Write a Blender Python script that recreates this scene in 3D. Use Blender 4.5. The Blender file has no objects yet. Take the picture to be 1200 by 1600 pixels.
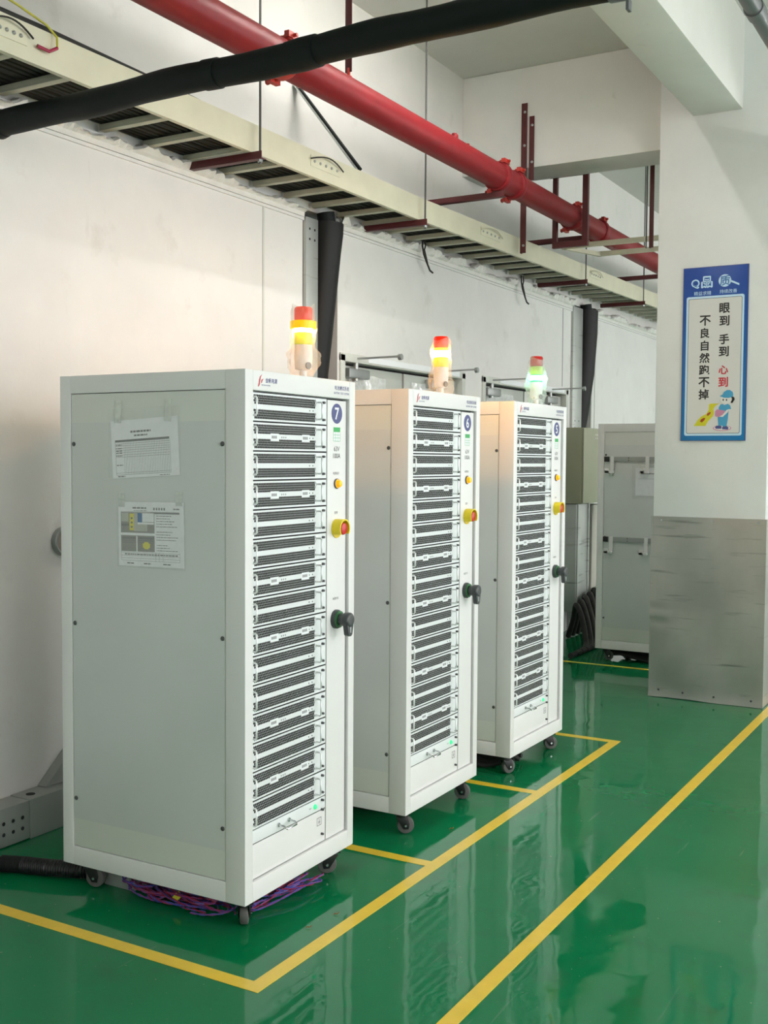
import bpy, bmesh, math, random
from mathutils import Vector, Matrix
C = bpy.context.scene.collection
random.seed(7)
PI = math.pi

# ------------------------------------------------------------------ camera
cam_d = bpy.data.cameras.new('camera'); cam = bpy.data.objects.new('camera', cam_d); C.objects.link(cam)
pitch, yaw, roll, CZ = 0.0477, 0.5261, 0.0065, 1.4718
s_, c_ = math.sin(yaw), math.cos(yaw); sp, cp = math.sin(pitch), math.cos(pitch); sr, cr = math.sin(roll), math.cos(roll)
r0 = Vector((c_, s_, 0)); fw = Vector((-s_*cp, c_*cp, -sp)); u0 = Vector((-s_*sp, c_*sp, cp))
rt = r0*cr + u0*sr; up = -r0*sr + u0*cr
cam.matrix_world = Matrix(((rt.x, up.x, -fw.x, 0), (rt.y, up.y, -fw.y, 0), (rt.z, up.z, -fw.z, CZ), (0, 0, 0, 1)))
cam_d.sensor_fit = 'VERTICAL'; cam_d.sensor_height = 36.0; cam_d.sensor_width = 27.0
cam_d.lens = 1712.594/1600*36.0
cam_d.clip_start = 0.05
bpy.context.scene.camera = cam

# ------------------------------------------------------------------ light and exposure
sc = bpy.context.scene
sc.view_settings.view_transform = 'Standard'; sc.view_settings.look = 'None'
sc.view_settings.exposure = 1.06; sc.view_settings.gamma = 1.0; sc.view_settings.use_curve_mapping = False
W = bpy.data.worlds.new('hall'); sc.world = W; W.use_nodes = True
bg = W.node_tree.nodes['Background']; bg.inputs[0].default_value = (0.96, 0.96, 0.96, 1); bg.inputs[1].default_value = 1.75
TUBE_POWER = 62.0         # emission of the hall's fluorescent tubes
AMBER_GLOW, GREEN_GLOW = 300.0, 22.0  # lit lenses of the warning lights

# ------------------------------------------------------------------ helpers
class MB:
    def __init__(s): s.bm = bmesh.new()
    def box(s, x0, x1, y0, y1, z0, z1, m=0):
        vs = [s.bm.verts.new((x, y, z)) for x in (x0, x1) for y in (y0, y1) for z in (z0, z1)]
        for f in ((0,1,3,2), (4,6,7,5), (0,4,5,1), (2,3,7,6), (0,2,6,4), (1,5,7,3)):
            s.bm.faces.new([vs[i] for i in f]).material_index = m
        return s
    def obox(s, c, ax, ay, az, hx, hy, hz, m=0):       # oriented box
        c = Vector(c); vs = []
        for i in (-1, 1):
            for j in (-1, 1):
                for k in (-1, 1): vs.append(s.bm.verts.new(c + Vector(ax)*hx*i + Vector(ay)*hy*j + Vector(az)*hz*k))
        for f in ((0,1,3,2), (4,6,7,5), (0,4,5,1), (2,3,7,6), (0,2,6,4), (1,5,7,3)):
            s.bm.faces.new([vs[i] for i in f]).material_index = m
        return s
    def ring(s, c, a, b, r, seg, ph=0): return [s.bm.verts.new(c + (a*math.cos(2*PI*i/seg+ph) + b*math.sin(2*PI*i/seg+ph))*r) for i in range(seg)]
    def cyl(s, p0, p1, r, r2=None, seg=16, m=0, ph=0):
        p0, p1 = Vector(p0), Vector(p1); r2 = r if r2 is None else r2
        d = (p1-p0).normalized(); a = d.orthogonal().normalized(); b = d.cross(a)
        A = s.ring(p0, a, b, r, seg, ph); B = s.ring(p1, a, b, r2, seg, ph)
        for i in range(seg):
            j = (i+1) % seg; s.bm.faces.new((A[i], A[j], B[j], B[i])).material_index = m
        s.bm.faces.new(A[::-1]).material_index = m; s.bm.faces.new(B).material_index = m
        return s
    def lathe(s, o, axis, prof, seg=24, m=0):          # prof: (radius, height along axis)
        o = Vector(o); d = Vector(axis).normalized(); a = d.orthogonal().normalized(); b = d.cross(a)
        R = [s.ring(o + d*h, a, b, max(r, 1e-5), seg) for r, h in prof]
        for A, B in zip(R, R[1:]):
            for i in range(seg):
                j = (i+1) % seg; s.bm.faces.new((A[i], A[j], B[j], B[i])).material_index = m
        s.bm.faces.new(R[0][::-1]).material_index = m; s.bm.faces.new(R[-1]).material_index = m
        return s
    def tube(s, pts, r, seg=8, m=0, closed=False):
        pts = [Vector(p) for p in pts]; n = len(pts); R = []; a = None
        for i, p in enumerate(pts):
            d = (pts[min(i+1, n-1)] - pts[max(i-1, 0)]).normalized()
            if a is None: a = d.orthogonal().normalized()
            a = (a - d*a.dot(d)).normalized(); b = d.cross(a)
            rr = r[i] if isinstance(r, (list, tuple)) else r
            R.append(s.ring(p, a, b, rr, seg))
        for A, B in zip(R, R[1:]):
            for i in range(seg):
                j = (i+1) % seg; s.bm.faces.new((A[i], A[j], B[j], B[i])).material_index = m
        s.bm.faces.new(R[0][::-1]).material_index = m; s.bm.faces.new(R[-1]).material_index = m
        return s
    def prism(s, pts, vec, m=0):                        # polygon swept along vec
        pts = [Vector(p) for p in pts]; v = Vector(vec)
        A = [s.bm.verts.new(p) for p in pts]; B = [s.bm.verts.new(p+v) for p in pts]; n = len(pts)
        s.bm.faces.new(A[::-1]).material_index = m; s.bm.faces.new(B).material_index = m
        for i in range(n):
            j = (i+1) % n; s.bm.faces.new((A[i], A[j], B[j], B[i])).material_index = m
        return s
    def face(s, pts, m=0):
        f = s.bm.faces.new([s.bm.verts.new(p) for p in pts]); f.material_index = m; return s
    def text(s, body, o, xd, yd, h, m=0, bold=0.0, align=0.5, sx=1.0):
        me = text_mesh(body); o, xd, yd = Vector(o), Vector(xd), Vector(yd); nd = xd.cross(yd)
        xs = [v.co.x for v in me.vertices]; ys = [v.co.y for v in me.vertices]
        w0, w1, y0, y1 = min(xs), max(xs), min(ys), max(ys); k = h/(y1-y0)
        sh = [(0, 0)] + ([(bold, 0), (-bold, 0), (0, bold), (0, -bold), (bold*.7, bold*.7), (-bold*.7, bold*.7), (bold*.7, -bold*.7), (-bold*.7, -bold*.7)] if bold else [])
        for q, (dx, dy) in enumerate(sh):
            vs = [s.bm.verts.new(o + xd*((v.co.x+dx-w0-(w1-w0)*align)*k*sx) + yd*((v.co.y+dy-(y0+y1)/2)*k) + nd*(q*4e-6)) for v in me.vertices]
            for p in me.polygons: s.bm.faces.new([vs[i] for i in p.vertices]).material_index = m
        return s
    def mesh(s, name, mats, bevel=0, smooth=True, ang=40):
        bm = s.bm
        bmesh.ops.recalc_face_normals(bm, faces=[f for f in bm.faces if f.is_valid]) if s.closed() else None
        if bevel:
            ed = [e for e in bm.edges if len(e.link_faces) == 2 and e.calc_face_angle(0) > math.radians(30)]
            bmesh.ops.bevel(bm, geom=ed, offset=bevel, segments=2, affect='EDGES', profile=0.6, clamp_overlap=True)
        if smooth:
            for f in bm.faces: f.smooth = True
            for e in bm.edges:
                if len(e.link_faces) != 2 or e.calc_face_angle(0) > math.radians(ang): e.smooth = False
        me = bpy.data.meshes.new(name); bm.to_mesh(me); bm.free()
        for m in (mats if isinstance(mats, (list, tuple)) else [mats]): me.materials.append(m)
        return me
    def closed(s): return any(len(e.link_faces) == 2 for e in s.bm.edges)
    def out(s, name, mats, parent=None, bevel=0, smooth=True, loc=None, rz=0):
        return place(name, s.mesh(name, mats, bevel, smooth), parent, loc, rz)

def place(name, me, parent=None, loc=None, rz=0):
    o = bpy.data.objects.new(name, me); C.objects.link(o)
    if parent: o.parent = parent
    if loc is not None: o.location = loc
    if rz: o.rotation_euler = (0, 0, rz)
    return o

_txt = {}
def text_mesh(body):
    k = body
    if k not in _txt:
        cu = bpy.data.curves.new('txt', 'FONT'); cu.body = body; cu.resolution_u = 3
        o = bpy.data.objects.new('txt', cu); C.objects.link(o)
        dg = bpy.context.evaluated_depsgraph_get(); dg.update()
        _txt[k] = bpy.data.meshes.new_from_object(o.evaluated_get(dg))
        bpy.data.objects.remove(o)
    return _txt[k]

def tag(o, label, cat, group=None):
    o['label'] = label; o['category'] = cat
    if group: o['group'] = group
    return o
def thing(name, label, cat, loc=(0, 0, 0), rz=0, group=None):
    o = bpy.data.objects.new(name, None); C.objects.link(o); o.location = loc; o.rotation_euler = (0, 0, rz)
    o.empty_display_size = 0.05
    return tag(o, label, cat, group)
def struct(o): o['kind'] = 'structure'; return o

# ------------------------------------------------------------------ materials
def base_mat(name):
    m = bpy.data.materials.new(name); m.use_nodes = True
    return m, m.node_tree.nodes, m.node_tree.links, m.node_tree.nodes['Principled BSDF']
def mat(name, col, rough=0.5, metal=0.0, var=0.0, scale=8.0, bump=0.0, bscale=60.0, spec=0.5, emit=None, es=0.0, stretch=(1,1,1), coat=0.0):
    m, N, L, P = base_mat(name)
    P.inputs['Roughness'].default_value = rough; P.inputs['Metallic'].default_value = metal
    P.inputs['Specular IOR Level'].default_value = spec; P.inputs['Base Color'].default_value = (*col, 1)
    P.inputs['Coat Weight'].default_value = coat
    tc = N.new('ShaderNodeTexCoord'); mp = N.new('ShaderNodeMapping'); mp.inputs['Scale'].default_value = stretch
    L.new(tc.outputs['Object'], mp.inputs['Vector'])
    if True:
        nz = N.new('ShaderNodeTexNoise'); nz.inputs['Scale'].default_value = scale; nz.inputs['Detail'].default_value = 5
        L.new(mp.outputs['Vector'], nz.inputs['Vector'])
        mx = N.new('ShaderNodeMix'); mx.data_type = 'RGBA'
        v = max(var, 0.01)
        mx.inputs['A'].default_value = (*[c*(1-v) for c in col], 1); mx.inputs['B'].default_value = (*[min(1, c*(1+v)) for c in col], 1)
        L.new(nz.outputs['Fac'], mx.inputs['Factor']); L.new(mx.outputs['Result'], P.inputs['Base Color'])
    if bump:
        nb = N.new('ShaderNodeTexNoise'); nb.inputs['Scale'].default_value = bscale; nb.inputs['Detail'].default_value = 4
        L.new(mp.outputs['Vector'], nb.inputs['Vector'])
        b = N.new('ShaderNodeBump'); b.inputs['Strength'].default_value = bump; b.inputs['Distance'].default_value = 0.004
        L.new(nb.outputs['Fac'], b.inputs['Height']); L.new(b.outputs['Normal'], P.inputs['Normal'])
    if emit: P.inputs['Emission Color'].default_value = (*emit, 1); P.inputs['Emission Strength'].default_value = es
    return m
def wall_mat(name, col, dirt, d0=0.60, d1=0.74, k=0.5, sc_=1.4):
    m, N, L, P = base_mat(name)
    P.inputs['Roughness'].default_value = 0.62; P.inputs['Specular IOR Level'].default_value = 0.3
    # dirt: blotches, small streaks
    tc = N.new('ShaderNodeTexCoord')
    def noise(scale, det, st=(1, 1, 1)):
        mp = N.new('ShaderNodeMapping'); mp.inputs['Scale'].default_value = st; L.new(tc.outputs['Object'], mp.inputs['Vector'])
        n = N.new('ShaderNodeTexNoise'); n.inputs['Scale'].default_value = scale; n.inputs['Detail'].default_value = det; n.inputs['Roughness'].default_value = 0.62
        L.new(mp.outputs['Vector'], n.inputs['Vector']); return n
    def ramp(n, a, b, v0=0, v1=1):
        r = N.new('ShaderNodeMapRange'); r.inputs['From Min'].default_value = a; r.inputs['From Max'].default_value = b
        r.inputs['To Min'].default_value = v0; r.inputs['To Max'].default_value = v1; L.new(n.outputs['Fac'], r.inputs['Value']); return r
    def mix(fac, A, B):
        x = N.new('ShaderNodeMix'); x.data_type = 'RGBA'; L.new(fac, x.inputs['Factor'])
        for k_, q in (('A', A), ('B', B)):
            if isinstance(q, tuple): x.inputs[k_].default_value = (*q, 1)
            else: L.new(q, x.inputs[k_])
        return x.outputs['Result']
    c1 = mix(ramp(noise(sc_, 6), 0.35, 0.7).outputs['Result'], col, tuple(c*0.90 for c in col))
    c2 = mix(ramp(noise(3.2, 9), d0, d1, 0, k).outputs['Result'], c1, dirt)
    c3 = mix(ramp(noise(9.0, 6, (1, 1, 0.25)), 0.66, 0.75, 0, k*0.6).outputs['Result'], c2, dirt)
    L.new(c3, P.inputs['Base Color'])
    b = N.new('ShaderNodeBump'); b.inputs['Strength'].default_value = 0.25; b.inputs['Distance'].default_value = 0.006
    L.new(noise(14, 6).outputs['Fac'], b.inputs['Height']); L.new(b.outputs['Normal'], P.inputs['Normal'])
    return m
def floor_mat():
    m, N, L, P = base_mat('green_epoxy')
    tc = N.new('ShaderNodeTexCoord')
    def noise(scale, det=5, st=(1, 1, 1), rz=0):
        mp = N.new('ShaderNodeMapping'); mp.inputs['Scale'].default_value = st; mp.inputs['Rotation'].default_value = (0, 0, rz); L.new(tc.outputs['Object'], mp.inputs['Vector'])
        n = N.new('ShaderNodeTexNoise'); n.inputs['Scale'].default_value = scale; n.inputs['Detail'].default_value = det
        L.new(mp.outputs['Vector'], n.inputs['Vector']); return n.outputs['Fac']
    def rng(f, a, b, v0=0, v1=1):
        r = N.new('ShaderNodeMapRange'); r.inputs['From Min'].default_value = a; r.inputs['From Max'].default_value = b
        r.inputs['To Min'].default_value = v0; r.inputs['To Max'].default_value = v1; L.new(f, r.inputs['Value']); return r.outputs['Result']
    def mix(fac, A, B):
        x = N.new('ShaderNodeMix'); x.data_type = 'RGBA'; L.new(fac, x.inputs['Factor'])
        for k_, q in (('A', A), ('B', B)):
            if isinstance(q, tuple): x.inputs[k_].default_value = (*q, 1)
            else: L.new(q, x.inputs[k_])
        return x.outputs['Result']
    c1 = mix(rng(noise(0.9, 4), 0.35, 0.68), (0.001, 0.175, 0.058), (0.003, 0.200, 0.074))
    c2 = mix(rng(noise(6, 8), 0.55, 0.75, 0, 0.35), c1, (0.02, 0.115, 0.058))
    sc1 = rng(noise(26, 3, (1, 0.06, 1), 0.6), 0.68, 0.74, 0, 0.28)      # long pale scratches
    c3 = mix(sc1, c2, (0.20, 0.32, 0.25))
    sp1 = rng(noise(75, 2), 0.735, 0.78, 0, 0.6)                         # dust specks
    c4 = mix(sp1, c3, (0.40, 0.42, 0.32))
    L.new(c4, P.inputs['Base Color'])
    L.new(rng(noise(3.5, 7), 0.4, 0.75, 0.035, 0.12), P.inputs['Roughness'])
    P.inputs['IOR'].default_value = 1.52; P.inputs['Specular IOR Level'].default_value = 0.31
    b = N.new('ShaderNodeBump'); b.inputs['Strength'].default_value = 0.16; b.inputs['Distance'].default_value = 0.02
    L.new(noise(2.6, 3), b.inputs['Height']); L.new(b.outputs['Normal'], P.inputs['Normal'])
    return m
def metal_sheet(name, col, rough=0.38, streak=(6, 6, 0.6)):
    m, N, L, P = base_mat(name)
    P.inputs['Metallic'].default_value = 0.75
    tc = N.new('ShaderNodeTexCoord')
    def noise(scale, det, st):
        mp = N.new('ShaderNodeMapping'); mp.inputs['Scale'].default_value = st; L.new(tc.outputs['Object'], mp.inputs['Vector'])
        n = N.new('ShaderNodeTexNoise'); n.inputs['Scale'].default_value = scale; n.inputs['Detail'].default_value = det
        L.new(mp.outputs['Vector'], n.inputs['Vector']); return n.outputs['Fac']
    mx = N.new('ShaderNodeMix'); mx.data_type = 'RGBA'
    mx.inputs['A'].default_value = (*[c*0.55 for c in col], 1); mx.inputs['B'].default_value = (*[min(1, c*1.35) for c in col], 1)
    L.new(noise(2.2, 7, (1, 1, 1)), mx.inputs['Factor'])
    rr = N.new('ShaderNodeMapRange'); rr.inputs['From Min'].default_value = 0.60; rr.inputs['From Max'].default_value = 0.74; rr.inputs['To Max'].default_value = 0.6
    L.new(noise(3.0, 7, (0.9, 0.9, 12)), rr.inputs['Value'])
    m2 = N.new('ShaderNodeMix'); m2.data_type = 'RGBA'; m2.inputs['B'].default_value = (0.10, 0.095, 0.085, 1)
    L.new(rr.outputs['Result'], m2.inputs['Factor']); L.new(mx.outputs['Result'], m2.inputs['A']); L.new(m2.outputs['Result'], P.inputs['Base Color'])
    r2 = N.new('ShaderNodeMapRange'); r2.inputs['To Min'].default_value = rough-0.08; r2.inputs['To Max'].default_value = rough+0.15
    L.new(noise(5, 5, streak), r2.inputs['Value']); L.new(r2.outputs['Result'], P.inputs['Roughness'])
    b = N.new('ShaderNodeBump'); b.inputs['Strength'].default_value = 0.55; b.inputs['Distance'].default_value = 0.01
    L.new(noise(2.0, 4, (1, 1, 2)), b.inputs['Height']); L.new(b.outputs['Normal'], P.inputs['Normal'])
    return m
def film_mat(name, tint, alpha, rough=0.12):
    m, N, L, P = base_mat(name)
    P.inputs['Base Color'].default_value = (*tint, 1); P.inputs['Roughness'].default_value = rough
    nz = N.new('ShaderNodeTexNoise'); nz.inputs['Scale'].default_value = 40
    tc = N.new('ShaderNodeTexCoord'); L.new(tc.outputs['Object'], nz.inputs['Vector'])
    r = N.new('ShaderNodeMapRange'); r.inputs['To Min'].default_value = alpha*0.6; r.inputs['To Max'].default_value = min(1, alpha*1.4)
    L.new(nz.outputs['Fac'], r.inputs['Value']); L.new(r.outputs['Result'], P.inputs['Alpha'])
    return m
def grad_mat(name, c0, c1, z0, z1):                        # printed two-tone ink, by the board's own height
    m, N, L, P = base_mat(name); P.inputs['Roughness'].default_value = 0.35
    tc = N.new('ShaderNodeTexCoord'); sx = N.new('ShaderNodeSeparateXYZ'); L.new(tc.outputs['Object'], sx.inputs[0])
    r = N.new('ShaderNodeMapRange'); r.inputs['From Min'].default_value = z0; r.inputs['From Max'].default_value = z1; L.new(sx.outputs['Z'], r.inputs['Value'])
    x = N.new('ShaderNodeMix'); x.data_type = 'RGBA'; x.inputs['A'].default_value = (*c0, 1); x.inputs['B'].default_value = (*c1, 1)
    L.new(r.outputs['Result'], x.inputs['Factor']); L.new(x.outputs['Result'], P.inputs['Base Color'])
    return m

M = {}
M['wall'] = wall_mat('painted_wall', (0.76, 0.75, 0.735), (0.44, 0.41, 0.37), 0.60, 0.74, 0.38)
M['wall_up'] = wall_mat('painted_upper_wall', (0.72, 0.71, 0.68), (0.40, 0.38, 0.34), k=0.4)
M['ceil'] = wall_mat('painted_ceiling', (0.73, 0.725, 0.69), (0.45, 0.43, 0.38), 0.66, 0.78, 0.3)
M['beam'] = wall_mat('painted_beam', (0.75, 0.745, 0.71), (0.42, 0.40, 0.35), 0.67, 0.75, 0.5)
M['column'] = wall_mat('painted_column', (0.76, 0.77, 0.76), (0.5, 0.49, 0.46), 0.70, 0.80, 0.35)
M['plaster'] = mat('rough_plaster', (0.70, 0.69, 0.66), 0.85, var=0.12, scale=12, bump=0.9, bscale=45)
M['floor'] = floor_mat()
M['yellow_tape'] = mat('yellow_tape', (0.90, 0.61, 0.035), 0.30, var=0.10, scale=18, coat=0.2)
M['cab'] = mat('white_powder_coat', (0.80, 0.79, 0.79), 0.42, var=0.02, bump=0.06, bscale=400)
M['cabside'] = mat('pale_grey_powder_coat', (0.70, 0.72, 0.68), 0.42, var=0.03, scale=3)
M['module'] = mat('light_module_panel', (0.80, 0.83, 0.85), 0.38, var=0.02)
M['film'] = mat('dusty_acrylic_sheet', (0.65, 0.67, 0.66), 0.34, var=0.10, scale=2.2, spec=0.45)
M['dark'] = mat('dark_interior', (0.015, 0.016, 0.014), 0.7, var=0.4, scale=30)
M['holes'] = mat('mesh_hole_walls', (0.024, 0.025, 0.021), 0.6, var=0.2, scale=30)
M['gap'] = mat('black_gap', (0.015, 0.016, 0.018), 0.7)
M['chrome'] = mat('polished_steel', (0.62, 0.64, 0.65), 0.22, 1.0, var=0.05)
M['satin'] = mat('satin_handle_metal', (0.80, 0.81, 0.82), 0.30, 0.55, var=0.03)
M['steel'] = mat('dull_steel', (0.40, 0.41, 0.41), 0.40, 0.9, var=0.12, scale=14)
M['screw'] = mat('dark_screw', (0.10, 0.10, 0.105), 0.42, 0.6)
M['black'] = mat('black_plastic', (0.012, 0.012, 0.013), 0.38, var=0.2)
M['rubber'] = mat('grey_rubber', (0.11, 0.105, 0.10), 0.6, var=0.3, scale=40)
M['grey_knob'] = mat('grey_knob_plastic', (0.055, 0.06, 0.063), 0.36, var=0.1)
M['yellow'] = mat('yellow_plastic', (0.85, 0.66, 0.01), 0.30)
M['amber'] = mat('amber_button', (0.95, 0.45, 0.005), 0.25, emit=(1, 0.42, 0.0), es=0.25)
M['red_btn'] = mat('red_button_plastic', (0.62, 0.02, 0.02), 0.30)
M['green_tint'] = mat('green_ring_plastic', (0.03, 0.16, 0.05), 0.4)
M['badge'] = mat('navy_badge', (0.065, 0.075, 0.24), 0.45)
M['ink_blue'] = mat('blue_print', (0.06, 0.06, 0.25), 0.5)
M['ink_red'] = mat('red_print', (0.55, 0.03, 0.05), 0.5)
M['ink'] = mat('black_print', (0.018, 0.018, 0.02), 0.5)
M['ink_grey'] = mat('grey_print', (0.20, 0.20, 0.21), 0.6)
M['ink_white'] = mat('white_print', (0.85, 0.87, 0.90), 0.5)
M['green_print'] = mat('green_print', (0.05, 0.42, 0.12), 0.5)
M['paper'] = mat('white_paper', (0.88, 0.89, 0.92), 0.7, var=0.03, scale=4)
M['paper_grey'] = mat('printed_photo_grey', (0.30, 0.29, 0.27), 0.7, var=0.15, scale=30)
M['paper_tan'] = mat('printed_photo_light', (0.50, 0.50, 0.45), 0.7, var=0.25, scale=40)
M['ink_ltblue'] = mat('printed_photo_blue', (0.05, 0.17, 0.42), 0.6)
M['ink_yellow'] = mat('printed_yellow_callout', (0.75, 0.68, 0.06), 0.6)
M['sleeve'] = film_mat('clear_plastic_sleeve', (0.88, 0.90, 0.90), 0.10)
M['tape_clear'] = film_mat('clear_sticky_tape', (0.86, 0.88, 0.84), 0.42, 0.25)
M['bag'] = film_mat('crumpled_clear_bag', (0.95, 0.90, 0.82), 0.20, 0.15)
M['galv'] = metal_sheet('galvanised_steel', (0.56, 0.58, 0.56), 0.42)
M['clad'] = metal_sheet('brushed_column_cladding', (0.50, 0.49, 0.46), 0.40)
M['cream'] = mat('cream_tray_paint', (0.63, 0.61, 0.47), 0.5, var=0.12, scale=7, bump=0.15, bscale=30)
M['rung'] = mat('cream_rung_paint', (0.50, 0.50, 0.40), 0.5, var=0.2, scale=9)
M['cable'] = mat('dusty_black_cable', (0.028, 0.027, 0.025), 0.65, spec=0.3, var=0.45, scale=25)
M['red_pipe'] = mat('red_fire_pipe', (0.22, 0.009, 0.014), 0.45, spec=0.3, var=0.22, scale=7, bump=0.15, bscale=25)
M['red_clamp'] = mat('bright_red_coupling', (0.42, 0.03, 0.02), 0.45, var=0.3, scale=20)
M['maroon'] = mat('maroon_steel', (0.085, 0.012, 0.014), 0.5, var=0.35, scale=12)
M['foam'] = mat('black_foam_insulation', (0.007, 0.010, 0.010), 0.60, spec=0.22, var=0.3, scale=10, bump=0.35, bscale=25)
M['wrap'] = mat('black_pipe_wrap', (0.009, 0.009, 0.009), 0.5, spec=0.25, var=0.5, scale=5, bump=0.6, bscale=12, stretch=(1, 1, 0.3))
M['conduit'] = mat('grey_conduit', (0.16, 0.165, 0.175), 0.35, 0.4, var=0.15)
M['rod'] = mat('threaded_rod', (0.13, 0.13, 0.125), 0.5, 0.7)
M['trough'] = mat('grey_trunking', (0.36, 0.38, 0.365), 0.45, 0.3, var=0.12, scale=5)
M['hose'] = mat('black_corrugated_hose', (0.012, 0.013, 0.013), 0.42)
M['box_olive'] = mat('olive_grey_box', (0.33, 0.34, 0.24), 0.42, var=0.05)
M['cloth'] = mat('beige_sheet', (0.52, 0.51, 0.45), 0.75, var=0.1, bump=0.3, bscale=14)
M['door'] = mat('brushed_door_leaf', (0.60, 0.61, 0.58), 0.35, 0.35, var=0.1, scale=4, bump=0.25, bscale=9)
M['frame'] = mat('door_frame_paint', (0.60, 0.61, 0.57), 0.45, var=0.08)
M['doorfilm'] = film_mat('loose_protective_film', (0.9, 0.92, 0.92), 0.5, 0.1)
M['w_red'] = mat('red_wire', (0.34, 0.02, 0.06), 0.45)
M['w_blue'] = mat('blue_wire', (0.07, 0.075, 0.36), 0.45)
M['w_purple'] = mat('purple_wire', (0.22, 0.05, 0.22), 0.45)
M['w_yel'] = mat('yellow_green_earth_wire', (0.55, 0.50, 0.05), 0.5, var=0.4, scale=60)
M['l_red'] = mat('red_lens', (0.62, 0.012, 0.004), 0.25, emit=(1.0, 0.03, 0.0), es=0.22)
M['l_red_off'] = mat('red_lens_dim', (0.42, 0.012, 0.012), 0.25)
M['l_amber'] = mat('lit_amber_lens', (1.0, 0.6, 0.05), 0.3, emit=(1.0, 0.58, 0.01), es=0.9)
M['l_core'] = mat('lit_white_core', (1.0, 0.95, 0.8), 0.3, emit=(1.0, 0.43, 0.07), es=AMBER_GLOW)
M['l_gcore'] = mat('lit_green_core', (0.7, 1.0, 0.85), 0.3, emit=(0.22, 1.0, 0.5), es=GREEN_GLOW)
M['l_yg'] = mat('green_lens_amber_lit', (0.40, 0.50, 0.01), 0.3, emit=(0.50, 0.62, 0.0), es=0.22)  # green lens with yellow spill from the lit amber lens painted in
M['l_green'] = mat('lit_green_lens', (0.0, 0.6, 0.18), 0.3, emit=(0.0, 0.8, 0.20), es=0.45)
M['l_yel_off'] = mat('dim_yellow_lens', (0.40, 0.55, 0.05), 0.3, emit=(0.4, 0.7, 0.1), es=0.05)
M['bag_amber'] = film_mat('amber_lit_bag', (0.92, 0.78, 0.60), 0.24, 0.12)  # clear bag, amber lamplight put into its peach tint
M['collar'] = mat('glowing_yellow_band', (0.85, 0.50, 0.005), 0.35, emit=(1.0, 0.55, 0.0), es=0.28)  # the band's own glow stands in for amber lamplight on it
M['bag_green'] = film_mat('green_lit_bag', (0.80, 0.90, 0.84), 0.26, 0.12)  # clear bag, green lamplight put into its tint
M['led'] = mat('green_lamp', (0.10, 0.75, 0.35), 0.3, emit=(0.02, 1.0, 0.30), es=0.25)
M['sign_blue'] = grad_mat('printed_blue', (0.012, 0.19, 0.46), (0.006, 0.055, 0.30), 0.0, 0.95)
M['sign_white'] = mat('sign_white', (0.66, 0.66, 0.645), 0.4)
M['sky_blue'] = mat('sky_blue_print', (0.06, 0.34, 0.58), 0.5)
M['pale_blue'] = mat('pale_blue_print', (0.55, 0.74, 0.90), 0.5)
M['skin'] = mat('pale_face_print', (0.75, 0.74, 0.72), 0.5)
M['pink'] = mat('pink_print', (0.58, 0.24, 0.38), 0.5)
M['lime'] = mat('lime_print', (0.62, 0.58, 0.02), 0.5)
M['brick'] = mat('brick_red_print', (0.36, 0.05, 0.015), 0.5)
M['tube'] = mat('fluorescent_tube', (1, 1, 1), 0.4, emit=(1.0, 0.97, 0.92), es=TUBE_POWER)

# ------------------------------------------------------------------ the hall
WX, UX, CEIL, CAP = -3.38, -3.41, 4.10, 2.83
struct(MB().box(-3.9, 7, -5, 17, -0.2, 0).out('floor', M['floor']))
struct(MB().box(-3.9, 7, -5, 17, CEIL, CEIL+0.2).out('ceiling', M['ceil']))
w = MB()
w.box(-3.62, WX, -5, 4.93, 0, CAP); w.box(-3.72, -3.60, 4.90, 5.30, 0, CAP); w.box(-3.62, WX, 5.28, 9.0, 2.075, CAP)
w.box(-3.62, WX, 5.28, 5.30, 0, 2.075); w.box(-3.62, WX, 6.92, 7.21, 0, 2.075); w.box(-3.62, WX, 8.93, 9.0, 0, 2.075)
w.box(-3.72, -3.60, 8.97, 9.53, 0, CAP); w.box(-3.62, WX, 9.5, 17, 0, CAP)
struct(w.out('wall_left', M['wall']))
struct(MB().box(-3.9, UX, -5, 17, CAP, CEIL).out('wall_upper', M['wall_up']))
struct(MB().box(-3.9, 7, 17, 17.2, 0, CEIL).out('wall_far', M['wall']))
struct(MB().box(-3.9, 7, -5.2, -5, 0, CEIL).out('wall_back', M['wall']))  # unseen back wall, put in to limit light from behind the camera

def rough_strip(name, y0, y1):                      # crumbling plaster edge on top of the wall panels
    bm = bmesh.new(); n = int((y1-y0)/0.022); prev = None; rnd = random.Random(int(y0*10))
    tz = CAP
    for i in range(n+1):
        y = y0 + (y1-y0)*i/n
        tz += (rnd.random()-0.5)*0.034; tz = min(max(tz, CAP-0.016), CAP+0.030)
        if rnd.random() < 0.04: tz = CAP - 0.015
        px = 0.026 + rnd.random()*0.026
        row = [(WX, y, 2.772), (WX+0.012, y, 2.772), (WX+0.014, y, 2.795), (WX+px*0.7, y, 2.805), (WX+px, y, tz-0.012), (WX+px*0.6, y, tz), (WX-0.02, y, tz+0.004)]
        cur = [bm.verts.new(p) for p in row]
        if prev:
            for k in range(len(row)-1): bm.faces.new((prev[k], cur[k], cur[k+1], prev[k+1]))
        prev = cur
    me = bpy.data.meshes.new(name); bmesh.ops.recalc_face_normals(bm, faces=bm.faces[:]); bm.to_mesh(me); bm.free(); me.materials.append(M['plaster'])
    return struct(place(name, me))
rough_strip('trim_1', -5, 4.93); rough_strip('trim_2', 5.28, 9.0); rough_strip('trim_3', 9.5, 17)
struct(MB().box(WX, WX+0.004, 4.568, 4.582, 0, 2.772).out('trim_4', M['frame']))
struct(MB().box(WX, WX+0.012, 9.50, 9.53, 0, 2.772).box(WX, WX+0.006, 9.61, 9.622, 0, 2.772).out('trim_5', M['frame']))
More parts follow.
